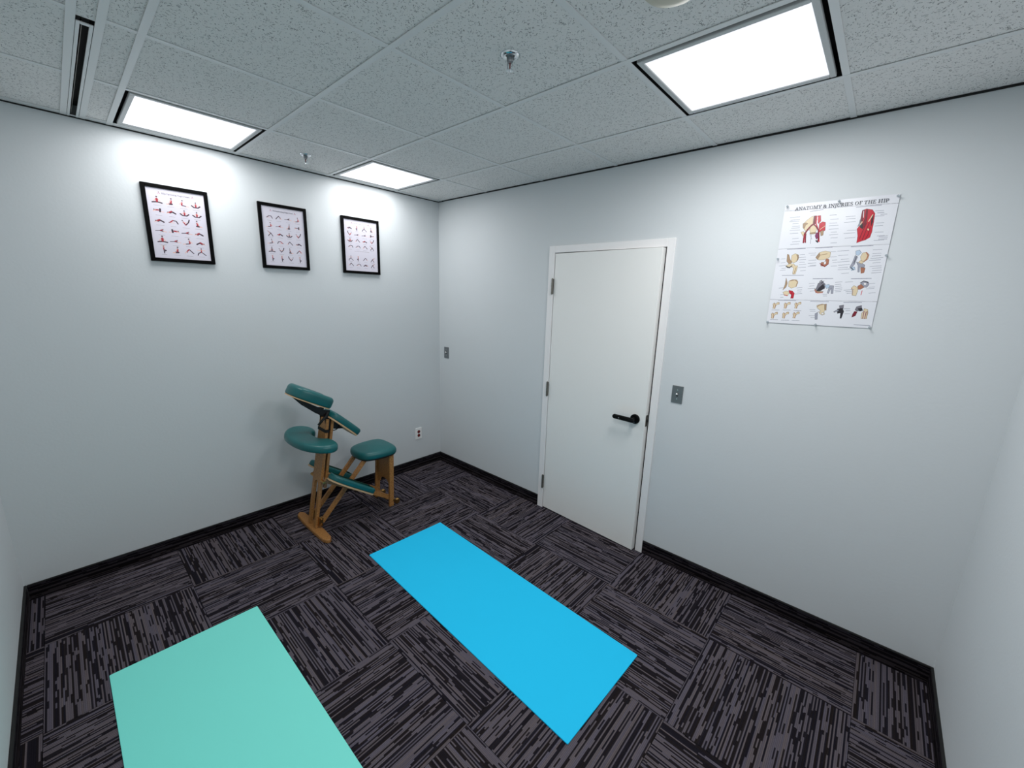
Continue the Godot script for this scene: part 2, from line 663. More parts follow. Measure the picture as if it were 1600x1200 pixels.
func ceiling() -> void:
	var c := struct("ceiling", span(Vector3(-0.12, H + 0.3, -0.12), Vector3(W + 0.12, H + 0.42, D + 0.12)), M.deck)
	var bw := 0.024
	var rng := RandomNumberGenerator.new()
	rng.seed = 8
	var reveal := 0.007
	# panels: columns between the x lines, rows between the z lines
	var xl := [reveal]
	xl.append_array(XS)
	xl.append(W - reveal)
	var zl := [reveal]
	zl.append_array(ZS)
	zl.append_array([2.3965, 2.4665, D - reveal])
	for i in xl.size() - 1:
		for j in zl.size() - 1:
			if i in [1, 5] and j in [1, 3]:
				continue          # a light sits here
			if j == 5 and i < 4:
				continue          # the air slot runs here
			var x0: float = xl[i]
			var x1: float = xl[i + 1]
			var z0: float = zl[j]
			var z1: float = zl[j + 1]
			var g := 0.004
			x0 += g if i > 0 else 0.0
			x1 -= g if i < xl.size() - 2 else 0.0
			z0 += g if j > 0 else 0.0
			z1 -= g if j < zl.size() - 2 else 0.0
			if i == 0:
				x0 = 0.006
			board(c, x0, x1, z0, z1, rng, j == 5)
	# narrow board beside the air slot, from its end to the next cross bar
	board(c, 1.24, 1.896, 2.4005, 2.4625, rng, true)
	# exposed tee bars
	for k in XS.size():
		var x: float = XS[k]
		var z_end := 2.3965
		put("grid_bar", span(Vector3(x - bw / 2, H, 0.004), Vector3(x + bw / 2, H + 0.0025, z_end), 0.0006), M.grid_paint, c)
		put("grid_bar", span(Vector3(x - bw / 2, H, 2.4665), Vector3(x + bw / 2, H + 0.0025, D - 0.004), 0.0006), M.grid_paint, c)
	var lines := ZS.duplicate()
	lines.append_array([2.3965, 2.4665])
	for z in lines:
		put("grid_bar", span(Vector3(0.004, H - 0.001, z - bw / 2), Vector3(W - 0.004, H + 0.0015, z + bw / 2), 0.0006), M.grid_paint, c)
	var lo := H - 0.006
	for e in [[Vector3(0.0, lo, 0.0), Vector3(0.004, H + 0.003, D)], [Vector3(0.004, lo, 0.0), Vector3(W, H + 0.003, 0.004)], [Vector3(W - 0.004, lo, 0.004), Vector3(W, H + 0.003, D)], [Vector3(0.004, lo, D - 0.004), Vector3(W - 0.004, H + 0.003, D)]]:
		put("shadow_line_strip", span(e[0], e[1]), M.black_slot, c)  # black strip stands in for the shadow gap between ceiling and walls
	put("edge_strip", span(Vector3(0.004, H + 0.0005, 0.004), Vector3(0.026, H + 0.003, D - 0.004), 0.0006), M.grid_paint, c)

func board(c: Node, x0: float, x1: float, z0: float, z1: float, rng: RandomNumberGenerator, _narrow: bool) -> void:
	var y := H + 0.003
	var t := 0.015
	var st := tool()
	var u := rng.randf()
	var v := rng.randf()
	var uv := func(q: Vector3) -> Vector2: return Vector2(u + q.x / 0.61, v + q.z / 0.61)
	var a := [Vector3(x0, y, z0), Vector3(x1, y, z0), Vector3(x1, y, z1), Vector3(x0, y, z1)]
	quad_uv(st, a, a.map(uv))
	for k in 4:
		var l := (k + 1) % 4
		var side := [a[l], a[k], a[k] + Vector3(0, t, 0), a[l] + Vector3(0, t, 0)]
		quad_uv(st, side, side.map(uv))
	put("ceiling_tile", done(st), M["board_%d" % rng.randi_range(0, 1)], c)

func door() -> void:
	var d := Node3D.new()
	d.name = "door_1"
	add_child(d)
	d.set_meta("kind", "structure")
	# welded steel frame: face on the wall, jamb through it, stop behind the leaf
	var face := 0.053
	var proud := 0.012
	var st := tool()
	var parts := [
		[Vector3(OPEN0 - face, 0.0, -0.0), Vector3(OPEN0, DOOR_TOP + 0.0505, proud)],
		[Vector3(OPEN1, 0.0, -0.0), Vector3(OPEN1 + 0.0505, DOOR_TOP + 0.0505, proud)],
		[Vector3(OPEN0, DOOR_TOP, -0.0), Vector3(OPEN1, DOOR_TOP + 0.0505, proud)],
	]
	for p in parts:
		box(st, (p[0] + p[1]) / 2, p[1] - p[0], 0.002)
	put("face", done(st), M.frame_paint, d)
	st = tool()
	for p in [[Vector3(OPEN0 - 0.01, 0, -0.13), Vector3(OPEN0, DOOR_TOP, 0)], [Vector3(OPEN1, 0, -0.13), Vector3(OPEN1 + 0.01, DOOR_TOP, 0)], [Vector3(OPEN0 - 0.01, DOOR_TOP, -0.13), Vector3(OPEN1 + 0.01, DOOR_TOP + 0.01, 0)],
			[Vector3(OPEN0, 0, -0.13), Vector3(OPEN0 + 0.016, DOOR_TOP, -0.052)], [Vector3(OPEN1 - 0.016, 0, -0.13), Vector3(OPEN1, DOOR_TOP, -0.052)], [Vector3(OPEN0, DOOR_TOP - 0.016, -0.13), Vector3(OPEN1, DOOR_TOP, -0.052)]]:
		box(st, (p[0] + p[1]) / 2, p[1] - p[0])
	put("jamb", done(st), M.frame_paint, d)
	put("dark_gap_strip", span(Vector3(OPEN1 - 0.034, 0, -0.052), Vector3(OPEN1 - 0.001, DOOR_TOP - 0.016, -0.040), 0.002), M.rubber, d)  # black strip added so the gap at the latch edge reads dark
	# leaf, a little ajar into the room: everything on it turns about the hinge line
	var ajar := Basis(Vector3.UP, -deg_to_rad(2.55))
	var pivot := Vector3(OPEN0 + 0.004, 0, 0.006)
	var on := func(o: Node3D) -> void: o.transform = Transform3D(ajar, pivot)
	var lw := OPEN1 - OPEN0 - 0.015
	var leaf := put("leaf", span(Vector3(0, 0.010, -0.046), Vector3(lw, DOOR_TOP - 0.005, 0.0), 0.0015), M.door_paint, d)
	on.call(leaf)
	var latch := put("latch_plate", span(Vector3(lw - 0.0005, 0.955, -0.036), Vector3(lw + 0.001, 1.035, -0.010), 0.0003), M.hinge_steel, leaf)
	latch.set_meta("label", "steel latch plate on the door edge")
	put("latch_bolt", span(Vector3(lw, 0.985, -0.030), Vector3(lw + 0.007, 1.005, -0.014), 0.001), M.black_metal, leaf)
	# strike on the jamb
	put("strike_plate", span(Vector3(OPEN1 - 0.0008, 0.945, -0.030), Vector3(OPEN1 + 0.0002, 1.055, 0.0125)), M.black_metal, d)
	# lever handle with a round rose
	var hx := lw - 0.0715
	var hy := 0.997
	var rose := put("handle", lathe_mesh(facing(Vector3(0, 0, 1), Vector3(hx, hy, 0)), [[0, 0], [0.034, 0], [0.034, 0.009], [0.031, 0.013], [0, 0.013]], 36), M.black_satin, d)
	on.call(rose)
	rose.set_meta("label", "black lever handle with round rose")
	put("spindle", lathe_mesh(facing(Vector3(0, 0, 1), Vector3(hx, hy, 0.012)), [[0, 0], [0.0135, 0], [0.0135, 0.034], [0, 0.034]], 20), M.black_satin, rose)
	st = tool(true)
	slab(st, Transform3D(Basis(Vector3(1, 0, 0), Vector3(0, 0, 1), Vector3(0, -1, 0)), Vector3(hx - 0.062, hy, 0.044)), round_rect(0.165, 0.031, 0.0140, 8), [[0.004, 0.0], [0.001, 0.002], [0, 0.005], [0, 0.014], [0.001, 0.018], [0.004, 0.020]])
	put("lever", done(st), M.black_satin, rose)
	put("lock_button", lathe_mesh(facing(Vector3(0, 0, 1), Vector3(hx - 0.092, hy - 0.002, 0.064)), [[0, 0], [0.004, 0], [0.004, 0.0015], [0, 0.002]], 12), M.chrome, rose)
	put("set_screw", lathe_mesh(facing(Vector3(0, 0, 1), Vector3(hx + 0.002, hy - 0.026, 0.0128)), [[0, 0], [0.003, 0], [0.003, 0.001], [0, 0.0012]], 10), M.steel, rose)
	# three butt hinges
	for y in [1.884, 1.066, 0.248]:
		st = tool()
		for k in 5:
			var y0: float = y - 0.058 + k * 0.0234
			lathe(st, Transform3D(Basis(), Vector3(OPEN0 - 0.004, y0, 0.0185)), [[0, 0], [0.0075, 0], [0.0075, 0.0222], [0, 0.0222]], 14)
		lathe(st, Transform3D(Basis(), Vector3(OPEN0 - 0.004, y - 0.062, 0.0185)), [[0, 0], [0.0045, 0], [0.0045, 0.124], [0, 0.124]], 10)
		box(st, Vector3(OPEN0 - 0.0005, y, 0.012), Vector3(0.003, 0.114, 0.012))
		put("hinge", done(st), M.hinge_steel, d)
	# the dark passage beyond the door
	st = tool()
	box(st, Vector3((OPEN0 + OPEN1) / 2, 1.1, -1.0), Vector3(1.6, 2.4, 0.05))
	box(st, Vector3((OPEN0 + OPEN1) / 2 - 0.8, 1.1, -0.57), Vector3(0.05, 2.4, 0.9))
	box(st, Vector3((OPEN0 + OPEN1) / 2 + 0.8, 1.1, -0.57), Vector3(0.05, 2.4, 0.9))
	box(st, Vector3((OPEN0 + OPEN1) / 2, 2.32, -0.57), Vector3(1.6, 0.05, 0.9))
	box(st, Vector3((OPEN0 + OPEN1) / 2, -0.05, -0.57), Vector3(1.6, 0.05, 0.9))
	struct("wall_passage", done(st), M.deck)

# ---------------------------------------------------------------- mats
func yoga_mats() -> void:
	for k in 2:
		var corners: Array = [[Vector2(0.996, 1.401), Vector2(1.013, 0.794), Vector2(2.729, 0.854), Vector2(2.711, 1.462)], [Vector2(0.969, 2.703), Vector2(0.974, 2.088), Vector2(2.700, 2.076), Vector2(2.700, 2.692)]][k]
		var outline := PackedVector2Array()
		var n := 4
		for i in 4:
			var a: Vector2 = corners[i]
			var b: Vector2 = corners[(i + 1) % 4]
			var prev: Vector2 = corners[(i + 3) % 4]
			for s in n + 1:      # small rounded corner
				var f := float(s) / n
				var p := a + (prev - a).normalized() * 0.006
				var q := a + (b - a).normalized() * 0.006
				outline.append(p.lerp(a, f).lerp(a.lerp(q, f), f))
		var mid := Vector2.ZERO
		for q in outline:
			mid += q / outline.size()
		for i in outline.size():
			outline[i] -= mid
		var st := tool()
		slab(st, Transform3D(), outline, [[0.0008, 0.0], [0.0, 0.001], [0.0, 0.0045], [0.001, 0.0055]])
		var o := put("yoga_mat", done(st), M[["blue_mat", "mint_mat"][k]])
		o.position = Vector3(mid.x, 0.0006, mid.y)
		tag(o, ["bright blue yoga mat lying flat on the carpet in mid room", "pale mint green yoga mat on the carpet, cut by the lower edge"][k], "yoga mat")

# ---------------------------------------------------------------- massage chair
func tilted(angle: float, at: Vector3) -> Transform3D:   # local z up the slope towards +z, local y the padded side
	return Transform3D(Basis(Vector3.RIGHT, Vector3(0, cos(angle), -sin(angle)), Vector3(0, sin(angle), cos(angle))), at)

func massage_chair() -> void:
	var cx := 0.39
	var t := thing("massage_chair", "wooden folding massage chair with dark green vinyl pads against the wall", "massage chair", Vector3(cx, 0, 0))
	# ---- foot across the front
	var st := tool()
	slab(st, Transform3D(Basis(), Vector3(0, 0.003, 1.53)), soften(PackedVector2Array([Vector2(-0.265, -0.010), Vector2(-0.22, -0.036), Vector2(0.22, -0.036), Vector2(0.275, -0.014), Vector2(0.275, 0.014), Vector2(0.22, 0.036), Vector2(-0.22, 0.036), Vector2(-0.265, 0.010)]), 1), [[0.003, 0.0], [0, 0.003], [0, 0.022], [0.004, 0.028]])
	put("foot", done(st), M.wood, t)
	# ---- mast: leaning board with an arched cut-out between its two feet
	var lean := Vector3(0, 0.83, -0.145).normalized()
	var m0 := Vector3(0, 0.031, 1.532)
	var mast := func(h: float, dx := 0.0, dz := 0.0) -> Vector3: return m0 + lean * (h - 0.031) / lean.y + Vector3(dx, 0, dz)
	var face := Basis(Vector3(1, 0, 0), lean.cross(Vector3(1, 0, 0)) * -1.0, lean)    # local z up the mast, local y out of the board
	face = Basis(Vector3(1, 0, 0), Vector3(0, 0, 1).slide(lean).normalized(), -lean)
	var shape := PackedVector2Array()
	var top := 0.845
	for p in [[-0.066, 0.0], [-0.066, 0.50], [-0.058, top], [0.058, top], [0.066, 0.50], [0.066, 0.0], [0.031, 0.0], [0.031, 0.325]]:
		shape.append(Vector2(p[0], -p[1]))
	for s in range(1, 8):
		var a := PI * s / 8.0
		shape.append(Vector2(0.031 * cos(a), -0.325 - 0.036 * sin(a)))
	shape.append(Vector2(-0.031, -0.325))
	shape.append(Vector2(-0.031, 0.0))
	st = tool()
	slab(st, Transform3D(face, m0 - face.y * 0.010), shape, [[0.002, 0.0], [0, 0.002], [0, 0.020], [0.002, 0.022]])
	put("mast", done(st), M.wood, t)
	put("mast_rail", bar_mesh(mast.call(0.33, 0.046, -0.037), mast.call(0.86, 0.046, -0.037), 0.026, 0.020), M.wood, t)
	put("mast_rail", bar_mesh(mast.call(0.33, -0.046, -0.037), mast.call(0.86, -0.046, -0.037), 0.026, 0.020), M.wood, t)
	put("mast_post", bar_mesh(mast.call(0.50, 0.0, -0.040), mast.call(0.90, 0.0, -0.040), 0.058, 0.024), M.black_metal, t)
	put("strap", box_mesh(mast.call(0.775, 0.0, 0.0), Vector3(0.130, 0.024, 0.032), 0.002, Basis(Vector3.RIGHT, lean, Vector3.RIGHT.cross(lean))), M.rubber, t)
	# ---- braces from the foot of the mast up to the seat
	for k in [-1, 1]:
		put("brace", bar_mesh(Vector3(k * 0.076, 0.075, 1.495), Vector3(k * 0.076, 0.482, 1.115), 0.020, 0.034), M.wood, t)
		st = tool()
		bar(st, Vector3(k * 0.076, 0.045, 1.507), Vector3(k * 0.076, 0.115, 1.500), 0.026, 0.030, Vector3.RIGHT, 0.002)
		lathe(st, facing(Vector3(k, 0, 0), Vector3(k * 0.089, 0.060, 1.503)), [[0, 0], [0.007, 0], [0.007, 0.004], [0, 0.005]], 12)
		lathe(st, facing(Vector3(k, 0, 0), Vector3(k * 0.089, 0.100, 1.498)), [[0, 0], [0.006, 0], [0.006, 0.004], [0, 0.005]], 12)
		put("hinge", done(st), M.brass, t)
		# side rails carrying the kneelers, down to the rear legs
		put("kneeler_rail", bar_mesh(Vector3(k * 0.098, 0.415, 1.462), Vector3(k * 0.098, 0.078, 0.925), 0.020, 0.036), M.wood, t)
		put("pivot", lathe_mesh(facing(Vector3(k, 0, 0), Vector3(k * 0.066, 0.40, 1.470)), [[0, 0], [0.011, 0], [0.011, 0.046], [0, 0.048]], 14), M.brass, t)
	# ---- kneelers
	var knee := deg_to_rad(34.5)
	for k in [-1, 1]:
		var o := PackedVector2Array([Vector2(-0.058, -0.150), Vector2(0.050, -0.150), Vector2(0.062, -0.135), Vector2(0.062, 0.140), Vector2(0.015, 0.232), Vector2(-0.045, 0.232), Vector2(-0.062, 0.205), Vector2(-0.062, -0.140)])
		var at := tilted(knee, Vector3(k * 0.170, 0.305, 1.268))
		st = tool()
		slab(st, at, soften(o, 1), [[0.0, 0.0], [0.0, 0.011]])
		put("kneeler_board", done(st), M.plywood, t)
		put("kneeler_pad", cushion(at * Transform3D(Basis(), Vector3(0, 0.0105, 0)), soften(o, 2), 0.042, 0.016), M.vinyl, t)
	# ---- rear legs with a panel between them, small castors behind
	for k in [-1, 1]:
		put("rear_leg", bar_mesh(Vector3(k * 0.115, 0.002, 0.925), Vector3(k * 0.105, 0.475, 0.905), 0.022, 0.040), M.wood, t)
		st = tool()
		lathe(st, facing(Vector3(1, 0, 0), Vector3(k * 0.115 - 0.011, 0.028, 0.868)), [[0, 0], [0.018, 0], [0.024, 0.004], [0.024, 0.018], [0.018, 0.022], [0, 0.022]], 22)
		put("castor", done(st), M.brass, t)
		put("castor_fork", bar_mesh(Vector3(k * 0.115, 0.030, 0.868), Vector3(k * 0.115, 0.060, 0.915), 0.026, 0.018), M.brass, t)
	shape = PackedVector2Array([Vector2(0.096, -0.47), Vector2(-0.096, -0.47), Vector2(-0.10, -0.17)])
	for s in range(0, 9):
		var a := PI * s / 8.0
		shape.append(Vector2(-0.075 * cos(a), -0.17 - 0.055 * sin(a)))
	shape.append(Vector2(0.10, -0.17))
	st = tool()
	slab(st, Transform3D(Basis(Vector3(1, 0, 0), Vector3(0, 0, 1), Vector3(0, -1, 0)), Vector3(0, 0, 0.905)), shape, [[0.0, 0.0], [0, 0.012]])
	put("rear_panel", done(st), M.wood, t)
	put("rear_stretcher", bar_mesh(Vector3(-0.105, 0.078, 0.945), Vector3(0.105, 0.078, 0.945), 0.022, 0.030, Vector3.UP), M.wood, t)
	# ---- seat
	var so := soften(PackedVector2Array([Vector2(-0.10, -0.165), Vector2(0.10, -0.165), Vector2(0.165, -0.120), Vector2(0.162, 0.06), Vector2(0.105, 0.165), Vector2(-0.105, 0.165), Vector2(-0.162, 0.06), Vector2(-0.165, -0.120)]), 3)
	var seat_at := Transform3D(Basis(), Vector3(0, 0.478, 1.012))
	st = tool()
	slab(st, seat_at, so, [[0.02, -0.010], [0.008, 0.0], [0.008, 0.004]])
	put("seat_board", done(st), M.black_metal, t)
	put("seat_pad", cushion(seat_at * Transform3D(Basis(), Vector3(0, 0.003, 0)), so, 0.058, 0.030, 0.010), M.vinyl, t)
	# ---- arm rest: kidney shape hugging the mast
	var ao := soften(PackedVector2Array([Vector2(-0.095, -0.02), Vector2(-0.10, -0.055), Vector2(-0.17, -0.075), Vector2(-0.255, -0.06), Vector2(-0.30, 0.0), Vector2(-0.275, 0.075), Vector2(-0.18, 0.14), Vector2(-0.06, 0.165), Vector2(0.06, 0.165), Vector2(0.18, 0.14), Vector2(0.275, 0.075), Vector2(0.30, 0.0), Vector2(0.255, -0.06), Vector2(0.17, -0.075), Vector2(0.10, -0.055), Vector2(0.095, -0.02), Vector2(0.05, 0.0), Vector2(-0.05, 0.0)]), 3)
	put("arm_rest", cushion(tilted(deg_to_rad(6), Vector3(0, 0.693, 1.478)), so_scaled(ao, 1.05), 0.056, 0.027), M.vinyl, t)
	# ---- chest pad
	var chest := deg_to_rad(43.5)
	var co := soften(PackedVector2Array([Vector2(-0.075, -0.150), Vector2(0.075, -0.150), Vector2(0.115, -0.10), Vector2(0.115, 0.08), Vector2(0.080, 0.155), Vector2(-0.080, 0.155), Vector2(-0.115, 0.08), Vector2(-0.115, -0.10)]), 3)
	var chest_at := tilted(chest, Vector3(0, 0.788, 1.276))
	st = tool()
	slab(st, chest_at * Transform3D(Basis(), Vector3(0, -0.010, 0)), so_scaled(co, 0.97), [[0.0, 0.0], [0.0, 0.011]])
	put("chest_board", done(st), M.plywood, t)
	put("chest_pad", cushion(chest_at, co, 0.050, 0.020, 0.006), M.vinyl, t)
	# ---- face cradle: horseshoe cushion open at its lower end
	var tilt := deg_to_rad(28.6)
	var fo := soften(PackedVector2Array([Vector2(0.035, -0.145), Vector2(0.035, -0.02), Vector2(0.035, 0.045), Vector2(-0.035, 0.045), Vector2(-0.035, -0.02), Vector2(-0.035, -0.145), Vector2(-0.075, -0.165), Vector2(-0.120, -0.145), Vector2(-0.138, -0.06), Vector2(-0.138, 0.075), Vector2(-0.095, 0.150), Vector2(0.0, 0.170), Vector2(0.095, 0.150), Vector2(0.138, 0.075), Vector2(0.138, -0.06), Vector2(0.120, -0.145), Vector2(0.075, -0.165)]), 3)
	for i in fo.size():
		fo[i].y *= 0.9
	var face_at := tilted(tilt, Vector3(0, 1.018, 1.506))
	st = tool()
	slab(st, face_at * Transform3D(Basis(), Vector3(0, -0.006, 0)), so_scaled(fo, 0.97), [[0.0, 0.0], [0.0, 0.007]])
	put("face_board", done(st), M.plywood, t)
	put("face_pad", cushion(face_at, fo, 0.080, 0.028), M.vinyl, t)
	# ---- black brackets, cam lever and cord
	st = tool()
	for k in [-1, 1]:
		slab(st, Transform3D(Basis(Vector3(0, 0, 1), Vector3(1, 0, 0), Vector3(0, 1, 0)), Vector3(k * 0.050 - 0.004, 0, 0)), PackedVector2Array([Vector2(1.607, 1.072), Vector2(1.528, 0.979), Vector2(1.429, 0.894), Vector2(1.385, 0.880), Vector2(1.365, 0.930), Vector2(1.413, 0.942), Vector2(1.528, 1.016)]), [[0.0, 0.0], [0.0, 0.008]])
	bar(st, Vector3(-0.05, 0.975, 1.49), Vector3(0.05, 0.975, 1.49), 0.02, 0.012, Vector3.UP)
	put("cradle_bracket", done(st), M.black_metal, t)
	st = tool()
	for k in [-1, 1]:
		slab(st, Transform3D(Basis(Vector3(0, 0, 1), Vector3(1, 0, 0), Vector3(0, 1, 0)), Vector3(k * 0.042 - 0.004, 0, 0)), PackedVector2Array([Vector2(1.405, 0.905), Vector2(1.405, 0.80), Vector2(1.335, 0.775), Vector2(1.270, 0.765), Vector2(1.375, 0.875)]), [[0.0, 0.0], [0.0, 0.008]])
	bar(st, Vector3(-0.04, 0.815, 1.36), Vector3(0.04, 0.815, 1.36), 0.05, 0.04, Vector3.UP)
	put("chest_bracket", done(st), M.black_metal, t)
	put("cam_lever", tube_mesh([Vector3(0.050, 0.915, 1.385), Vector3(0.070, 0.897, 1.405), Vector3(0.082, 0.842, 1.470)], 0.009), M.rubber, t)
	var arc := []
	for s in 9:
		var a := PI * s / 8.0
		arc.append(Vector3(0.052, 0.800 - 0.032 * sin(a), 1.345 + 0.04 * cos(a)))
	put("cord", tube_mesh(arc, 0.004, 8), M.rubber, t)

func so_scaled(o: PackedVector2Array, f: float) -> PackedVector2Array:
	var q := o.duplicate()
	for i in q.size():
		q[i] *= f
	return q

# ---------------------------------------------------------------- framed charts
# poses: strokes of [tone, width, x, y, x, y, ...] in a box from -1 to 1, y down; a stroke of one point is a head
const POSES := [
	[[2, 0.26, -0.85, 0.62, -0.2, 0.5, 0.2, 0.5, 0.85, 0.62], [0, 0.16, -0.12, -0.25, -0.55, 0.3], [0, 0.16, 0.12, -0.25, 0.55, 0.3], [1, 0.42, 0.0, -0.2, 0.0, 0.3], [3, 0.34, 0.0, -0.68]],
	[[2, 0.36, -0.25, 0.55, 0.25, 0.6], [0, 0.2, 0.3, 0.62, 0.7, 0.66], [1, 0.34, -0.15, -0.2, -0.1, 0.3], [3, 0.32, -0.2, -0.65], [0, 0.14, -0.1, -0.2, 0.15, 0.2]],
	[[2, 0.2, -0.2, 0.5, 0.5, 0.62], [0, 0.14, 0.5, 0.62, 1.0, 0.68], [1, 0.3, -0.25, -0.15, -0.3, 0.4], [0, 0.14, -0.3, -0.1, -0.75, 0.3], [3, 0.3, -0.15, -0.6]],
	[[2, 0.26, -0.8, 0.25, -0.4, 0.6, 0.4, 0.6, 0.8, 0.25], [1, 0.34, 0.0, -0.1, 0.0, 0.35], [0, 0.13, -0.1, -0.05, -0.55, 0.25], [0, 0.13, 0.1, -0.05, 0.55, 0.25], [3, 0.28, 0.0, -0.5]],
	[[0, 0.12, -1.0, 0.4, -0.4, 0.35], [2, 0.34, -0.35, -0.2, -0.3, 0.35], [1, 0.3, 0.0, 0.05, 0.5, 0.1], [0, 0.16, 0.5, 0.1, 0.9, 0.35], [3, 0.24, 0.75, 0.0]],
	[[2, 0.3, -0.7, 0.45, -0.1, 0.1, 0.3, 0.35], [1, 0.3, 0.0, 0.0, 0.5, 0.3], [0, 0.14, 0.5, 0.3, 0.9, 0.5], [3, 0.24, 0.7, 0.25]],
	[[2, 0.2, 0.0, 0.05, -0.6, 0.4, -0.75, 0.85], [2, 0.18, 0.0, 0.05, 0.85, 0.8], [1, 0.26, 0.0, -0.45, 0.0, 0.05], [0, 0.1, -0.8, -0.35, 0.8, -0.35], [3, 0.24, 0.0, -0.75]],
	[[2, 0.2, -0.1, 0.0, 0.6, 0.85], [2, 0.2, -0.1, 0.0, -0.6, 0.85], [1, 0.22, -0.1, 0.0, 0.5, -0.35], [0, 0.1, 0.4, -0.3, 0.85, -0.75], [0, 0.1, 0.4, -0.3, 0.3, 0.4], [3, 0.2, 0.68, -0.5]],
	[[2, 0.24, 0.0, 0.55, 0.55, -0.1, 0.75, -0.7], [1, 0.24, 0.0, 0.55, -0.45, -0.1], [0, 0.1, -0.4, -0.05, 0.4, 0.0], [3, 0.24, -0.6, -0.45]],
	[[2, 0.2, 0.0, -0.35, 0.8, 0.55], [1, 0.24, 0.0, -0.35, -0.5, 0.2], [0, 0.12, -0.5, 0.2, -0.85, 0.55], [3, 0.18, -0.42, 0.35]],
	[[2, 0.2, 0.0, 0.05, 0.05, 0.9], [2, 0.18, 0.0, 0.1, 0.4, 0.3, 0.1, 0.5], [1, 0.24, 0.0, -0.45, 0.0, 0.05], [0, 0.1, 0.0, -0.4, -0.3, -0.9], [0, 0.1, 0.0, -0.4, 0.3, -0.9], [3, 0.22, 0.0, -0.7]],
	[[2, 0.22, -0.2, 0.25, 0.35, 0.35], [0, 0.12, 0.35, 0.35, 1.0, 0.45], [2, 0.14, -0.2, 0.25, -1.0, 0.35], [1, 0.24, -0.1, 0.2, 0.2, 0.05], [3, 0.2, 0.35, -0.05]],
	[[2, 0.2, 0.9, 0.5, 0.6, -0.1, 0.0, -0.15], [1, 0.24, 0.0, -0.15, -0.5, 0.3], [0, 0.1, -0.4, 0.35, 0.3, 0.4], [3, 0.2, -0.72, 0.35]],
]
const CHARTS := [
	[[0, 1, 2, 3], [4, 5, 3, 3], [5, 12, 8, 1], [11, 4, 11, 5], [0, 11, 2, 5], [10, 1, 9, 6]],
	[[12, 9, 11, 2], [2, 11, 1, 4], [7, 5, 3, 8], [2, 12, 9, 5], [0, 8, 1, 9], [10, 10, 8, 10]],
	[[5, 10, 6, 1], [8, 11, 11, 4], [3, 9, 5, 8], [12, 12, 9, 7], [6, 10, 9, 7], [9, 12, 5, 7]],
]
const CHART_TONES := [Color(0.90, 0.70, 0.64), Color(0.64, 0.17, 0.23), Color(0.22, 0.14, 0.20), Color(0.36, 0.26, 0.28)]

func chart_picture(which: int) -> ImageTexture:
	var w := 560
	var h := 820
	var im := Image.create_empty(w, h, false, Image.FORMAT_RGB8)
	im.fill(Color(0.83, 0.815, 0.86))
	var rng := RandomNumberGenerator.new()
	rng.seed = 40 + which
	for r in 6:
		for c in 4:
			var y := 0.17 + 0.139 * r
			if which == 2:
				y = 0.155 + 0.118 * r + (0.12 if r > 3 else 0.0)
			var at := Vector2((0.17 + 0.22 * c) * w, y * h)
			var s := w * (0.092 if which == 0 else 0.082)
			var flip := -1.0 if rng.randf() < 0.35 else 1.0
			for k in POSES[CHARTS[which][r][c]]:
				var pts := PackedVector2Array()
				for i in range(2, k.size(), 2):
					pts.append(at + Vector2(k[i] * flip, k[i + 1]) * s)
				var tone: Color = CHART_TONES[k[0]]
				if k[0] == 1 and (which > 0 and rng.randf() < 0.72):
					tone = Color(0.45, 0.36, 0.42)
				if pts.size() == 1:
					blot(im, pts[0], k[1] * s * 0.5, tone)
				else:
					stroke(im, pts, k[1] * s, tone)
			var half := w * rng.randf_range(0.04, 0.065)
			stroke(im, PackedVector2Array([at + Vector2(-half, s * 1.22), at + Vector2(half, s * 1.22)]), 3.0, Color(0.60, 0.57, 0.61))
	if which == 2:          # its two headings are too faint to read
		for y in [0.072, 0.605]:
			var x := 0.29 * w
			while x < 0.70 * w:
				var run := rng.randf_range(16, 46)
				stroke(im, PackedVector2Array([Vector2(x, y * h), Vector2(x + run, y * h)]), 6.0, Color(0.66, 0.63, 0.67))
				x += run + 9
	var ym := 0.068 * h
	for x in ([0.215, 0.785] if which < 2 else [0.24, 0.745]):
		stroke(im, PackedVector2Array([Vector2(x * w - 11, ym + 10), Vector2(x * w, ym + 3), Vector2(x * w + 11, ym + 10)]), 6.0, Color(0.72, 0.50, 0.56))
		blot(im, Vector2(x * w, ym - 8), 5.0, Color(0.55, 0.42, 0.46))
	return texture(im)

func lettering(called: String, text: String, font: String, width: float, material: Material, parent: Node, xf: Transform3D) -> void:
	var f := SystemFont.new()
	f.font_names = PackedStringArray([font])
	var tm := TextMesh.new()
	tm.text = text
	tm.font = f
	tm.font_size = 48
	tm.pixel_size = 0.001
	tm.depth = 0.02
	tm.curve_step = 1.0
	var wide := tm.get_aabb().size.x
	var o := put(called, tm, material, parent)
	var s := width / maxf(wide, 0.0001)
	o.transform = xf * Transform3D(Basis().scaled(Vector3(s, s, 0.02)), Vector3.ZERO)

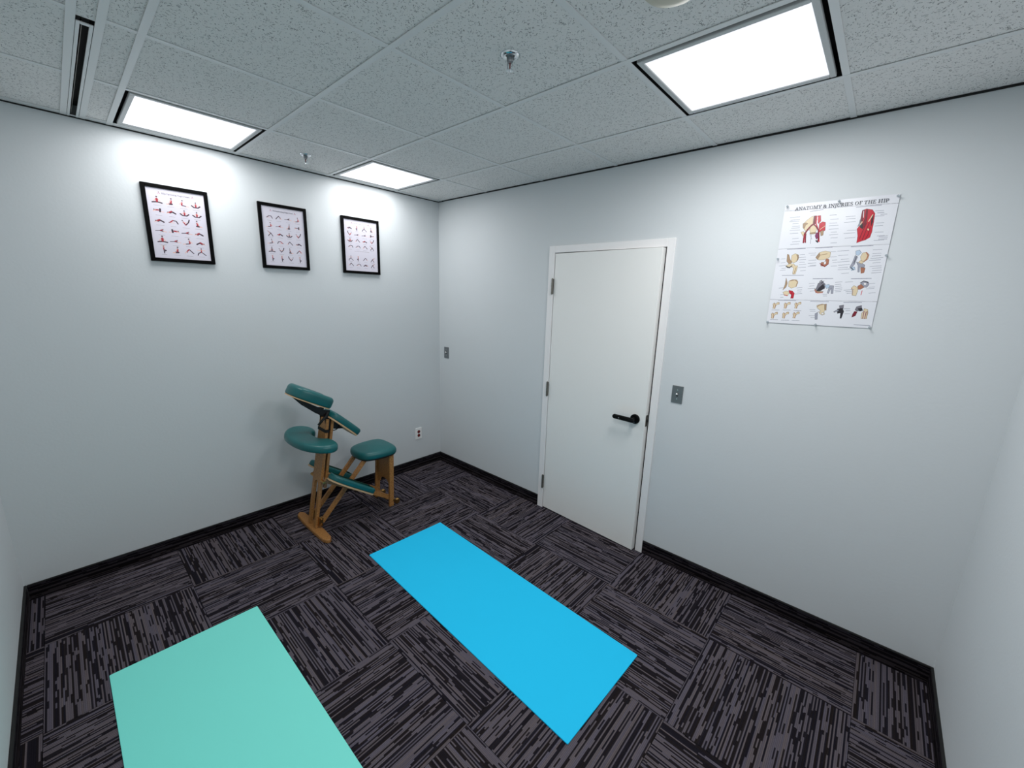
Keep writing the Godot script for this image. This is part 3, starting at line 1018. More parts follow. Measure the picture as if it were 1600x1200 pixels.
func picture_frames() -> void:
	var spots := [[2.201, 1.8755, "leftmost of three black-framed yoga charts, most red figures, on left wall"], [1.5884, 1.2636, "middle one of the three black-framed yoga charts on left wall"], [0.993, 0.6608, "black-framed yoga chart nearest the room corner, with two headings"]]
	for k in 3:
		var z0: float = spots[k][1]
		var z1: float = spots[k][0]
		var w := z1 - z0
		var h := 0.448
		# local x runs along the wall to the right, local z out of the wall
		var t := thing("picture_frame", spots[k][2], "framed chart", Vector3(0, 1.9472, (z0 + z1) / 2), "framed yoga charts on the left wall")
		t.rotation.y = PI / 2
		var b := 0.021
		var dp := 0.020
		var st := tool()
		for s in [-1, 1]:
			box(st, Vector3(s * (w / 2 - b / 2), h / 2, 0.001 + dp / 2), Vector3(b, h, dp), 0.0015)
			box(st, Vector3(0, h / 2 + s * (h / 2 - b / 2), 0.001 + dp / 2), Vector3(w - 2 * b, b, dp), 0.0015)
		put("frame", done(st), M.black_frame, t)
		var pm := mat("chart_print_%d" % k, Color.WHITE, 0.45)
		pm.albedo_texture = chart_picture(k)
		st = tool()
		var x := w / 2 - b + 0.002
		var y0 := b - 0.002
		var y1 := h - b + 0.002
		quad_uv(st, [Vector3(-x, y0, 0.013), Vector3(x, y0, 0.013), Vector3(x, y1, 0.013), Vector3(-x, y1, 0.013)], [Vector2(0, 1), Vector2(1, 1), Vector2(1, 0), Vector2(0, 0)])
		put("print", done(st), pm, t)
		put("backing", box_mesh(Vector3(0, h / 2, 0.006), Vector3(w - 0.01, h - 0.01, 0.008)), M.rubber, t)
		if k < 2:
			lettering("heading", ["Hip Opening Yoga Poses", "Strengthening Yoga Poses"][k], "Droid Serif", w * 0.42, M.grey_ink, t, Transform3D(Basis(), Vector3(0, h - b - 0.0275, 0.0133)))

# ---------------------------------------------------------------- anatomy poster
const POSTER_TONES := [Color(0.86, 0.79, 0.66), Color(0.66, 0.55, 0.44), Color(0.75, 0.14, 0.20), Color(0.47, 0.07, 0.15), Color(0.17, 0.16, 0.19), Color(0.50, 0.17, 0.36), Color(0.60, 0.61, 0.66), Color(0.66, 0.43, 0.33), Color(0.93, 0.91, 0.92), Color(0.47, 0.46, 0.50), Color(0.70, 0.77, 0.85)]

func poster_picture() -> ImageTexture:
	# [tone, line width (0: filled outline), points] in fractions of the sheet, top left origin
	var marks := [
		[0, 0, [0.208, 0.169, 0.236, 0.140, 0.278, 0.112, 0.295, 0.108, 0.303, 0.169, 0.277, 0.218, 0.244, 0.225, 0.218, 0.200]],
		[1, 0, [0.207, 0.163, 0.237, 0.157, 0.254, 0.166, 0.234, 0.177, 0.230, 0.201, 0.213, 0.195]],
		[0, 0, [0.200, 0.230, 0.223, 0.226, 0.258, 0.246, 0.257, 0.269, 0.227, 0.263]],
		[0, 0, [0.285, 0.188, 0.319, 0.180, 0.348, 0.212, 0.342, 0.240, 0.294, 0.242, 0.283, 0.219]],
		[1, 0, [0.288, 0.242, 0.341, 0.237, 0.346, 0.250, 0.296, 0.252]],
		[2, 0, [0.363, 0.172, 0.389, 0.159, 0.417, 0.165, 0.427, 0.226, 0.402, 0.247, 0.370, 0.233]],
		[3, 0, [0.301, 0.108, 0.320, 0.107, 0.327, 0.170, 0.306, 0.174]],
		[2, 0, [0.337, 0.108, 0.361, 0.108, 0.373, 0.153, 0.353, 0.172, 0.337, 0.140]],
		[5, 0, [0.352, 0.242, 0.379, 0.246, 0.381, 0.284, 0.360, 0.294, 0.343, 0.267]],
		[1, 0, [0.385, 0.234, 0.415, 0.225, 0.416, 0.265, 0.398, 0.270]],
		[3, 0.016, [0.312, 0.114, 0.317, 0.170, 0.293, 0.180, 0.263, 0.213, 0.240, 0.248, 0.243, 0.315]],
		[2, 0.01, [0.326, 0.110, 0.332, 0.170, 0.353, 0.202, 0.373, 0.238, 0.390, 0.315]],
		[3, 0.012, [0.311, 0.174, 0.342, 0.196, 0.364, 0.223, 0.380, 0.274, 0.378, 0.311]],
		[3, 0.012, [0.249, 0.248, 0.261, 0.316]],
		[2, 0.007, [0.239, 0.253, 0.249, 0.312]],
		[4, 0.012, [0.361, 0.306, 0.378, 0.319]],
		[8, 0.006, [0.337, 0.120, 0.343, 0.156]],
		[0, 0.006, [0.379, 0.218, 0.420, 0.193]],
		[6, 0.004, [0.305, 0.256, 0.312, 0.328]],
		[6, 0.004, [0.290, 0.250, 0.317, 0.292]],
		[2, 0, [0.722, 0.097, 0.754, 0.088, 0.803, 0.098, 0.830, 0.128, 0.834, 0.189, 0.836, 0.264, 0.829, 0.302, 0.796, 0.320, 0.766, 0.327, 0.728, 0.339, 0.726, 0.288, 0.708, 0.234, 0.724, 0.211, 0.722, 0.154]],
		[3, 0, [0.722, 0.097, 0.740, 0.094, 0.743, 0.155, 0.738, 0.193, 0.725, 0.183]],
		[3, 0, [0.753, 0.095, 0.765, 0.093, 0.774, 0.167, 0.772, 0.214, 0.751, 0.237, 0.749, 0.194, 0.757, 0.156]],
		[4, 0, [0.811, 0.164, 0.819, 0.136, 0.826, 0.188, 0.820, 0.216]],
		[4, 0, [0.727, 0.210, 0.744, 0.193, 0.750, 0.232, 0.735, 0.226]],
		[0, 0.008, [0.814, 0.136, 0.802, 0.161, 0.791, 0.182]],
		[0, 0.008, [0.738, 0.182, 0.728, 0.204]],
		[0, 0.012, [0.799, 0.239, 0.805, 0.246]],
		[6, 0, [0.709, 0.215, 0.716, 0.192, 0.717, 0.168, 0.721, 0.163, 0.727, 0.210]],
		[8, 0.006, [0.734, 0.103, 0.742, 0.150]],
		[3, 0.007, [0.778, 0.195, 0.760, 0.251, 0.746, 0.308]],
		[3, 0.007, [0.799, 0.196, 0.783, 0.262, 0.770, 0.319]],
		[3, 0.006, [0.816, 0.226, 0.809, 0.282, 0.795, 0.315]],
		[0, 0, [0.150, 0.418, 0.180, 0.405, 0.213, 0.414, 0.222, 0.441, 0.208, 0.467, 0.183, 0.483, 0.154, 0.467]],
		[1, 0, [0.197, 0.414, 0.218, 0.420, 0.221, 0.452, 0.208, 0.470, 0.212, 0.438]],
		[1, 0, [0.103, 0.407, 0.120, 0.412, 0.138, 0.450, 0.163, 0.478, 0.136, 0.490, 0.109, 0.466]],
		[0, 0, [0.110, 0.504, 0.143, 0.486, 0.184, 0.489, 0.200, 0.505, 0.226, 0.505, 0.225, 0.532, 0.217, 0.575, 0.189, 0.575, 0.188, 0.521, 0.157, 0.512, 0.127, 0.523]],
		[4, 0.01, [0.111, 0.510, 0.146, 0.521, 0.168, 0.505]],
		[1, 0.008, [0.214, 0.521, 0.202, 0.575]],
		[0, 0, [0.387, 0.439, 0.412, 0.403, 0.463, 0.391, 0.515, 0.402, 0.517, 0.441, 0.495, 0.456, 0.460, 0.461, 0.419, 0.462, 0.402, 0.454]],
		[1, 0, [0.387, 0.441, 0.414, 0.408, 0.423, 0.424, 0.406, 0.458]],
		[7, 0, [0.488, 0.453, 0.513, 0.461, 0.515, 0.497, 0.484, 0.514, 0.447, 0.510, 0.447, 0.481, 0.477, 0.481]],
		[8, 0, [0.470, 0.479, 0.489, 0.473, 0.491, 0.494, 0.475, 0.500]],
		[1, 0.007, [0.417, 0.424, 0.486, 0.415]],
		[3, 0.008, [0.437, 0.491, 0.485, 0.517, 0.513, 0.497]],
		[0, 0, [0.797, 0.417, 0.828, 0.413, 0.854, 0.432, 0.851, 0.466, 0.824, 0.485, 0.795, 0.475, 0.785, 0.446]],
		[7, 0.01, [0.827, 0.415, 0.846, 0.437, 0.840, 0.466, 0.823, 0.483]],
		[10, 0, [0.735, 0.401, 0.766, 0.395, 0.785, 0.416, 0.764, 0.436, 0.742, 0.430]],
		[6, 0, [0.737, 0.435, 0.761, 0.445, 0.747, 0.504, 0.721, 0.534, 0.711, 0.524, 0.727, 0.484]],
		[10, 0, [0.719, 0.524, 0.752, 0.524, 0.762, 0.544, 0.731, 0.552]],
		[6, 0, [0.759, 0.485, 0.805, 0.495, 0.835, 0.510, 0.834, 0.530, 0.795, 0.524, 0.801, 0.564, 0.788, 0.564, 0.779, 0.514]],
		[7, 0, [0.804, 0.529, 0.843, 0.533, 0.841, 0.569, 0.817, 0.574]],
		[0, 0, [0.789, 0.475, 0.824, 0.485, 0.806, 0.500, 0.777, 0.490]],
		[4, 0.007, [0.724, 0.529, 0.746, 0.546]],
		[4, 0.006, [0.750, 0.445, 0.740, 0.494]],
		[0, 0, [0.165, 0.635, 0.199, 0.621, 0.244, 0.624, 0.259, 0.650, 0.244, 0.683, 0.201, 0.695, 0.169, 0.679]],
		[1, 0.01, [0.175, 0.632, 0.225, 0.624, 0.254, 0.640, 0.247, 0.678]],
		[1, 0, [0.131, 0.608, 0.153, 0.652, 0.147, 0.685, 0.119, 0.710, 0.132, 0.663]],
		[2, 0, [0.181, 0.712, 0.219, 0.719, 0.242, 0.738, 0.238, 0.780, 0.212, 0.781, 0.213, 0.750, 0.186, 0.734]],
		[0, 0, [0.123, 0.730, 0.154, 0.718, 0.189, 0.728, 0.181, 0.756, 0.142, 0.757]],
		[3, 0.006, [0.214, 0.728, 0.225, 0.777]],
		[2, 0.006, [0.141, 0.752, 0.175, 0.760]],
		[9, 0, [0.454, 0.653, 0.486, 0.632, 0.521, 0.658, 0.523, 0.694, 0.480, 0.716, 0.438, 0.717, 0.447, 0.685]],
		[4, 0, [0.468, 0.690, 0.503, 0.658, 0.522, 0.689, 0.491, 0.713, 0.455, 0.714]],
		[1, 0, [0.430, 0.696, 0.456, 0.717, 0.516, 0.719, 0.507, 0.730, 0.447, 0.731]],
		[2, 0.005, [0.432, 0.707, 0.466, 0.733, 0.513, 0.729]],
		[10, 0, [0.517, 0.668, 0.556, 0.659, 0.573, 0.683, 0.541, 0.694]],
		[6, 0, [0.570, 0.670, 0.602, 0.672, 0.608, 0.734, 0.591, 0.735, 0.583, 0.688, 0.567, 0.735, 0.554, 0.730, 0.562, 0.683]],
		[4, 0.006, [0.463, 0.637, 0.485, 0.627]],
		[4, 0.006, [0.484, 0.653, 0.503, 0.632]],
		[6, 0, [0.829, 0.648, 0.852, 0.631, 0.890, 0.638, 0.904, 0.662, 0.890, 0.682, 0.858, 0.681]],
		[4, 0.006, [0.829, 0.648, 0.857, 0.633, 0.898, 0.648]],
		[8, 0, [0.856, 0.648, 0.880, 0.648, 0.880, 0.663, 0.862, 0.663]],
		[7, 0, [0.813, 0.674, 0.836, 0.658, 0.868, 0.681, 0.840, 0.698, 0.819, 0.699]],
		[0, 0, [0.763, 0.685, 0.779, 0.669, 0.815, 0.684, 0.821, 0.709, 0.814, 0.749, 0.780, 0.745, 0.775, 0.710]],
		[1, 0.008, [0.764, 0.690, 0.777, 0.710, 0.781, 0.740]],
		[2, 0.006, [0.858, 0.708, 0.855, 0.741]],
		[0, 0, [0.038, 0.836, 0.049, 0.824, 0.067, 0.833, 0.081, 0.821, 0.102, 0.818, 0.106, 0.836, 0.082, 0.839, 0.071, 0.852, 0.068, 0.875, 0.045, 0.873, 0.046, 0.847]],
		[1, 0.006, [0.041, 0.838, 0.048, 0.856, 0.045, 0.873]],
		[7, 0.005, [0.053, 0.827, 0.067, 0.847, 0.064, 0.872]],
		[1, 0.005, [0.079, 0.823, 0.103, 0.820, 0.103, 0.836]],
		[0, 0, [0.155, 0.832, 0.165, 0.820, 0.183, 0.829, 0.196, 0.817, 0.217, 0.814, 0.220, 0.832, 0.197, 0.835, 0.187, 0.848, 0.184, 0.870, 0.162, 0.868, 0.162, 0.843]],
		[1, 0.006, [0.158, 0.834, 0.164, 0.852, 0.162, 0.868]],
		[7, 0.005, [0.169, 0.822, 0.183, 0.842, 0.180, 0.867]],
		[1, 0.005, [0.194, 0.819, 0.217, 0.816, 0.218, 0.832]],
		[0, 0, [0.262, 0.828, 0.273, 0.817, 0.290, 0.825, 0.303, 0.813, 0.323, 0.810, 0.326, 0.828, 0.304, 0.831, 0.294, 0.843, 0.291, 0.866, 0.270, 0.863, 0.270, 0.839]],
		[1, 0.006, [0.265, 0.830, 0.272, 0.848, 0.270, 0.863]],
		[7, 0.005, [0.276, 0.819, 0.290, 0.838, 0.288, 0.862]],
		[1, 0.005, [0.301, 0.816, 0.323, 0.813, 0.324, 0.828]],
		[0, 0, [0.038, 0.924, 0.049, 0.912, 0.067, 0.920, 0.081, 0.908, 0.102, 0.904, 0.106, 0.923, 0.082, 0.926, 0.071, 0.939, 0.068, 0.962, 0.045, 0.960, 0.045, 0.935]],
		[1, 0.006, [0.041, 0.926, 0.047, 0.944, 0.045, 0.960]],
		[7, 0.005, [0.052, 0.914, 0.067, 0.934, 0.064, 0.959]],
		[1, 0.005, [0.079, 0.910, 0.103, 0.907, 0.103, 0.923]],
		[0, 0, [0.155, 0.918, 0.166, 0.906, 0.183, 0.914, 0.197, 0.902, 0.217, 0.899, 0.221, 0.917, 0.198, 0.920, 0.187, 0.933, 0.184, 0.956, 0.162, 0.954, 0.162, 0.929]],
		[1, 0.006, [0.158, 0.920, 0.164, 0.938, 0.162, 0.954]],
		[7, 0.005, [0.169, 0.908, 0.184, 0.928, 0.181, 0.953]],
		[1, 0.005, [0.195, 0.905, 0.218, 0.901, 0.218, 0.917]],
		[0, 0, [0.262, 0.913, 0.272, 0.901, 0.290, 0.909, 0.303, 0.897, 0.322, 0.894, 0.326, 0.912, 0.304, 0.915, 0.293, 0.928, 0.290, 0.950, 0.269, 0.948, 0.269, 0.923]],
		[1, 0.006, [0.265, 0.915, 0.271, 0.932, 0.269, 0.948]],
		[7, 0.005, [0.275, 0.903, 0.290, 0.922, 0.287, 0.947]],
		[1, 0.005, [0.300, 0.900, 0.323, 0.896, 0.324, 0.912]],
		[0, 0, [0.481, 0.834, 0.527, 0.821, 0.563, 0.825, 0.574, 0.862, 0.558, 0.884, 0.569, 0.905, 0.547, 0.914, 0.520, 0.902, 0.520, 0.875, 0.488, 0.855]],
		[8, 0, [0.537, 0.896, 0.556, 0.890, 0.557, 0.906, 0.543, 0.910]],
		[1, 0.01, [0.486, 0.844, 0.505, 0.830, 0.539, 0.824]],
		[1, 0, [0.551, 0.824, 0.568, 0.820, 0.576, 0.873, 0.561, 0.868]],
		[6, 0, [0.478, 0.904, 0.500, 0.892, 0.509, 0.951, 0.488, 0.953]],
		[1, 0.006, [0.505, 0.887, 0.518, 0.891]],
		[9, 0, [0.687, 0.831, 0.725, 0.824, 0.726, 0.855, 0.699, 0.862]],
		[4, 0, [0.675, 0.858, 0.720, 0.851, 0.736, 0.876, 0.726, 0.932, 0.715, 0.933, 0.711, 0.888, 0.683, 0.894]],
		[6, 0, [0.646, 0.880, 0.682, 0.863, 0.690, 0.871, 0.653, 0.887]],
		[9, 0, [0.839, 0.835, 0.879, 0.823, 0.887, 0.859, 0.852, 0.870, 0.831, 0.861]],
		[3, 0, [0.830, 0.871, 0.853, 0.875, 0.844, 0.907, 0.816, 0.919, 0.819, 0.893]],
		[4, 0, [0.853, 0.850, 0.886, 0.843, 0.897, 0.863, 0.874, 0.869]],
		[0, 0, [0.906, 0.848, 0.938, 0.853, 0.946, 0.881, 0.941, 0.927, 0.897, 0.927, 0.893, 0.884, 0.906, 0.868]],
		[5, 0.006, [0.911, 0.868, 0.911, 0.924]],
		[5, 0.006, [0.928, 0.872, 0.929, 0.925]],
		[1, 0.007, [0.938, 0.866, 0.943, 0.922]],
		[9, 0.003, [0.006, 0.047, 1.008, 0.066]],
		[9, 0.003, [0.002, 0.361, 1.010, 0.360]],
		[9, 0.003, [-0.006, 0.795, 0.999, 0.791]],
		[6, 0.007, [0.257, 0.070, 0.374, 0.063]],
		[6, 0.007, [0.665, 0.069, 0.867, 0.069]],
		[6, 0.007, [0.094, 0.366, 0.271, 0.365]],
		[6, 0.007, [0.369, 0.366, 0.521, 0.364]],
		[6, 0.007, [0.689, 0.367, 0.869, 0.365]],
		[6, 0.007, [0.087, 0.586, 0.299, 0.586]],
		[6, 0.007, [0.398, 0.615, 0.581, 0.613]],
		[6, 0.007, [0.745, 0.616, 0.911, 0.613]],
		[6, 0.007, [0.091, 0.801, 0.268, 0.800]],
		[6, 0.007, [0.413, 0.802, 0.582, 0.801]],
		[6, 0.007, [0.720, 0.804, 0.874, 0.800]],
		[6, 0.007, [0.849, 0.979, 0.984, 0.979]],
		[6, 0.0045, [0.069, 0.104, 0.165, 0.105]],
		[6, 0.0045, [0.080, 0.127, 0.169, 0.128]],
		[6, 0.0045, [0.070, 0.139, 0.166, 0.140]],
		[6, 0.0045, [0.106, 0.158, 0.161, 0.158]],
		[6, 0.0045, [0.104, 0.179, 0.178, 0.179]],
		[6, 0.0045, [0.099, 0.193, 0.180, 0.193]],
		[6, 0.0045, [0.089, 0.211, 0.187, 0.211]],
		[6, 0.0045, [0.095, 0.236, 0.175, 0.236]],
		[6, 0.0045, [0.128, 0.280, 0.186, 0.279]],
		[6, 0.0045, [0.132, 0.306, 0.205, 0.305]],
		[6, 0.0045, [0.118, 0.327, 0.200, 0.325]],
		[6, 0.0045, [0.446, 0.112, 0.505, 0.113]],
		[6, 0.0045, [0.459, 0.146, 0.528, 0.146]],
		[6, 0.0045, [0.455, 0.175, 0.522, 0.176]],
		[6, 0.0045, [0.456, 0.195, 0.537, 0.195]],
		[6, 0.0045, [0.461, 0.222, 0.544, 0.222]],
		[6, 0.0045, [0.483, 0.246, 0.534, 0.246]],
		[6, 0.0045, [0.473, 0.266, 0.550, 0.265]],
		[6, 0.0045, [0.492, 0.291, 0.550, 0.290]],
		[6, 0.0045, [0.500, 0.331, 0.553, 0.330]],
		[6, 0.0045, [0.591, 0.134, 0.671, 0.135]],
		[6, 0.0045, [0.598, 0.152, 0.675, 0.153]],
		[6, 0.0045, [0.587, 0.177, 0.683, 0.177]],
		[6, 0.0045, [0.626, 0.240, 0.703, 0.240]],
		[6, 0.0045, [0.601, 0.262, 0.695, 0.261]],
		[6, 0.0045, [0.619, 0.299, 0.705, 0.297]],
		[6, 0.0045, [0.830, 0.109, 0.896, 0.110]],
		[6, 0.0045, [0.849, 0.125, 0.902, 0.125]],
		[6, 0.0045, [0.837, 0.148, 0.907, 0.148]],
		[6, 0.0045, [0.855, 0.199, 0.918, 0.199]],
		[6, 0.0045, [0.852, 0.220, 0.914, 0.220]],
		[6, 0.0045, [0.862, 0.267, 0.928, 0.267]],
		[6, 0.0045, [0.886, 0.295, 0.943, 0.294]],
		[6, 0.0045, [0.868, 0.327, 0.948, 0.326]],
		[6, 0.0045, [0.879, 0.138, 0.928, 0.138]],
		[6, 0.0045, [0.902, 0.299, 0.970, 0.298]],
		[6, 0.0045, [0.903, 0.311, 0.971, 0.310]],
		[6, 0.0045, [0.902, 0.322, 0.969, 0.321]],
		[6, 0.0045, [0.050, 0.446, 0.089, 0.444]],
		[6, 0.0045, [0.053, 0.479, 0.096, 0.477]],
		[6, 0.0045, [0.038, 0.504, 0.111, 0.500]],
		[6, 0.0045, [0.069, 0.526, 0.108, 0.524]],
		[6, 0.0045, [0.056, 0.542, 0.109, 0.540]],
		[6, 0.0045, [0.230, 0.415, 0.275, 0.413]],
		[6, 0.0045, [0.226, 0.438, 0.290, 0.436]],
		[6, 0.0045, [0.234, 0.457, 0.294, 0.455]],
		[6, 0.0045, [0.237, 0.478, 0.287, 0.477]],
		[6, 0.0045, [0.239, 0.498, 0.305, 0.495]],
		[6, 0.0045, [0.237, 0.521, 0.307, 0.518]],
		[6, 0.0045, [0.262, 0.548, 0.310, 0.546]],
		[6, 0.0045, [0.313, 0.406, 0.381, 0.404]],
		[6, 0.0045, [0.335, 0.422, 0.380, 0.421]],
		[6, 0.0045, [0.323, 0.464, 0.394, 0.461]],
		[6, 0.0045, [0.323, 0.488, 0.398, 0.485]],
		[6, 0.0045, [0.345, 0.506, 0.402, 0.504]],
		[6, 0.0045, [0.328, 0.513, 0.398, 0.510]],
		[6, 0.0045, [0.517, 0.400, 0.562, 0.399]],
		[6, 0.0045, [0.523, 0.441, 0.576, 0.439]],
		[6, 0.0045, [0.543, 0.467, 0.584, 0.465]],
		[6, 0.0045, [0.552, 0.487, 0.587, 0.486]],
		[6, 0.0045, [0.542, 0.515, 0.594, 0.512]],
		[6, 0.0045, [0.575, 0.397, 0.675, 0.394]],
		[6, 0.0045, [0.591, 0.432, 0.673, 0.429]],
		[6, 0.0045, [0.621, 0.463, 0.688, 0.460]],
		[6, 0.0045, [0.594, 0.483, 0.698, 0.478]],
		[6, 0.0045, [0.608, 0.508, 0.704, 0.504]],
		[6, 0.0045, [0.612, 0.528, 0.694, 0.524]],
		[6, 0.0045, [0.612, 0.544, 0.716, 0.538]],
		[6, 0.0045, [0.650, 0.574, 0.712, 0.571]],
		[6, 0.0045, [0.878, 0.397, 0.948, 0.395]],
		[6, 0.0045, [0.881, 0.426, 0.949, 0.424]],
		[6, 0.0045, [0.880, 0.444, 0.950, 0.441]],
		[6, 0.0045, [0.871, 0.461, 0.970, 0.457]],
		[6, 0.0045, [0.863, 0.476, 0.955, 0.472]],
		[6, 0.0045, [0.897, 0.496, 0.958, 0.493]],
		[6, 0.0045, [0.879, 0.523, 0.971, 0.518]],
		[6, 0.0045, [0.902, 0.537, 0.974, 0.533]],
		[6, 0.0045, [0.907, 0.554, 0.981, 0.550]],
		[6, 0.0045, [0.904, 0.572, 0.981, 0.567]],
		[6, 0.0045, [0.075, 0.695, 0.118, 0.692]],
		[6, 0.0045, [0.101, 0.753, 0.140, 0.750]],
		[6, 0.0045, [0.106, 0.775, 0.134, 0.773]],
		[6, 0.0045, [0.256, 0.692, 0.308, 0.688]],
		[6, 0.0045, [0.265, 0.710, 0.310, 0.707]],
		[6, 0.0045, [0.270, 0.726, 0.306, 0.724]],
		[6, 0.0045, [0.251, 0.743, 0.316, 0.738]],
		[6, 0.0045, [0.369, 0.654, 0.421, 0.651]],
		[6, 0.0045, [0.377, 0.676, 0.420, 0.673]],
		[6, 0.0045, [0.366, 0.697, 0.439, 0.692]],
		[6, 0.0045, [0.391, 0.718, 0.443, 0.714]],
		[6, 0.0045, [0.611, 0.644, 0.671, 0.640]],
		[6, 0.0045, [0.612, 0.662, 0.663, 0.658]],
		[6, 0.0045, [0.618, 0.677, 0.670, 0.673]],
		[6, 0.0045, [0.621, 0.693, 0.680, 0.688]],
		[6, 0.0045, [0.618, 0.708, 0.681, 0.703]],
		[6, 0.0045, [0.628, 0.720, 0.676, 0.717]],
		[6, 0.0045, [0.699, 0.643, 0.763, 0.639]],
		[6, 0.0045, [0.700, 0.706, 0.786, 0.700]],
		[6, 0.0045, [0.720, 0.718, 0.781, 0.713]],
		[6, 0.0045, [0.731, 0.731, 0.782, 0.727]],
		[6, 0.0045, [0.882, 0.655, 0.950, 0.650]],
		[6, 0.0045, [0.906, 0.682, 0.954, 0.678]],
		[6, 0.0045, [0.888, 0.694, 0.952, 0.689]],
		[6, 0.0045, [0.918, 0.727, 0.971, 0.722]],
		[6, 0.005, [0.037, 0.887, 0.116, 0.886]],
		[6, 0.005, [0.155, 0.884, 0.231, 0.883]],
		[6, 0.005, [0.264, 0.886, 0.338, 0.885]],
		[6, 0.005, [0.037, 0.975, 0.116, 0.972]],
		[6, 0.005, [0.155, 0.973, 0.232, 0.970]],
		[6, 0.005, [0.264, 0.971, 0.338, 0.969]],
		[6, 0.0045, [0.420, 0.872, 0.471, 0.870]],
		[6, 0.0045, [0.428, 0.885, 0.475, 0.883]],
		[6, 0.0045, [0.423, 0.923, 0.481, 0.920]],
		[6, 0.0045, [0.444, 0.939, 0.490, 0.936]],
		[6, 0.0045, [0.734, 0.855, 0.785, 0.853]],
		[6, 0.0045, [0.754, 0.870, 0.790, 0.868]],
		[6, 0.0045, [0.750, 0.894, 0.791, 0.892]],
		[6, 0.0045, [0.518, 0.742, 0.556, 0.741]],
		[6, 0.0045, [0.523, 0.755, 0.557, 0.754]],
	]
	var w := 900
	var h := 1236
	var im := Image.create_empty(w, h, false, Image.FORMAT_RGB8)
	im.fill(Color(0.885, 0.89, 0.91))
	for k in marks:
		var pts := PackedVector2Array()
		for i in range(0, k[2].size(), 2):
			pts.append(Vector2(k[2][i] * w, k[2][i + 1] * h))
		if k[1] == 0:
			ink(im, pts, POSTER_TONES[k[0]])
			pts.append(pts[0])
			stroke(im, pts, 3.0, POSTER_TONES[k[0]].darkened(0.32))
		else:
			stroke(im, pts, maxf(2.0, k[1] * w), POSTER_TONES[k[0]])
	return texture(im)

func anatomy_poster() -> void:
	var x0 := 2.9067
	var x1 := 3.3471
	var y0 := 1.7051
	var y1 := 2.3089
	var w := x1 - x0
	var h := y1 - y0
	var t := thing("poster", "white laminated poster of hip anatomy drawings pinned on right wall", "poster", Vector3((x0 + x1) / 2, y0, 0.0))
	var m := mat("poster_print", Color.WHITE, 0.24)
	m.albedo_texture = poster_picture()
	# the sheet hangs slightly wavy between its pins
	var st := tool(true)
	var nx := 16
	var ny := 22
	var lift := func(u: float, v: float) -> float:
		return 0.0035 + 0.0022 * sin(u * TAU) * sin(u * TAU) * (0.4 + 0.6 * v) + 0.0018 * sin(v * PI * 2.0) * sin(v * PI * 2.0)
	for j in ny:
		for i in nx:
			var p := []
			var uv := []
			for c in [[0, 0], [1, 0], [1, 1], [0, 1]]:
				var u := float(i + c[0]) / nx
				var v := float(j + c[1]) / ny
				p.append(Vector3((u - 0.5) * w, v * h, lift.call(u, v)))
				uv.append(Vector2(u, 1.0 - v))
			quad_uv(st, p, uv)
	put("sheet", done(st), m, t)
	lettering("title", "ANATOMY & INJURIES OF THE HIP", "Droid Serif", w * 0.815, M.ink, t, Transform3D(Basis(), Vector3(0.006, h * 0.960, 0.0068)))
	var spots := [[0.024, 0.012, "top left corner"], [0.505, 0.010, "middle of the top edge"], [0.984, 0.015, "top right corner"], [0.014, 0.443, "left edge"], [0.992, 0.44, "right edge"], [0.012, 0.993, "bottom left corner"], [0.501, 0.993, "middle of the bottom edge"], [0.984, 0.990, "bottom right corner"]]
	for s in spots:
		var at := Vector3(x0 + s[0] * w, y1 - s[1] * h, 0.0)
		var p := thing("push_pin", "clear push pin at the %s of the anatomy poster" % s[2], "push pin", at, "push pins holding the poster")
		var out := Vector3(0.08, -0.12, 1).normalized()
		var xf := facing(out, Vector3(0, 0, 0.006))
		put("head", lathe_mesh(xf, [[0, 0], [0.0052, 0], [0.0052, 0.002], [0.0026, 0.0045], [0.0024, 0.011], [0.0048, 0.0135], [0.0050, 0.016], [0, 0.0168]], 16), M.clear_plastic, p)
		put("needle", lathe_mesh(facing(out, Vector3(0, 0, -0.004)), [[0, 0], [0.0006, 0.001], [0.0006, 0.016], [0, 0.016]], 8), M.steel, p)

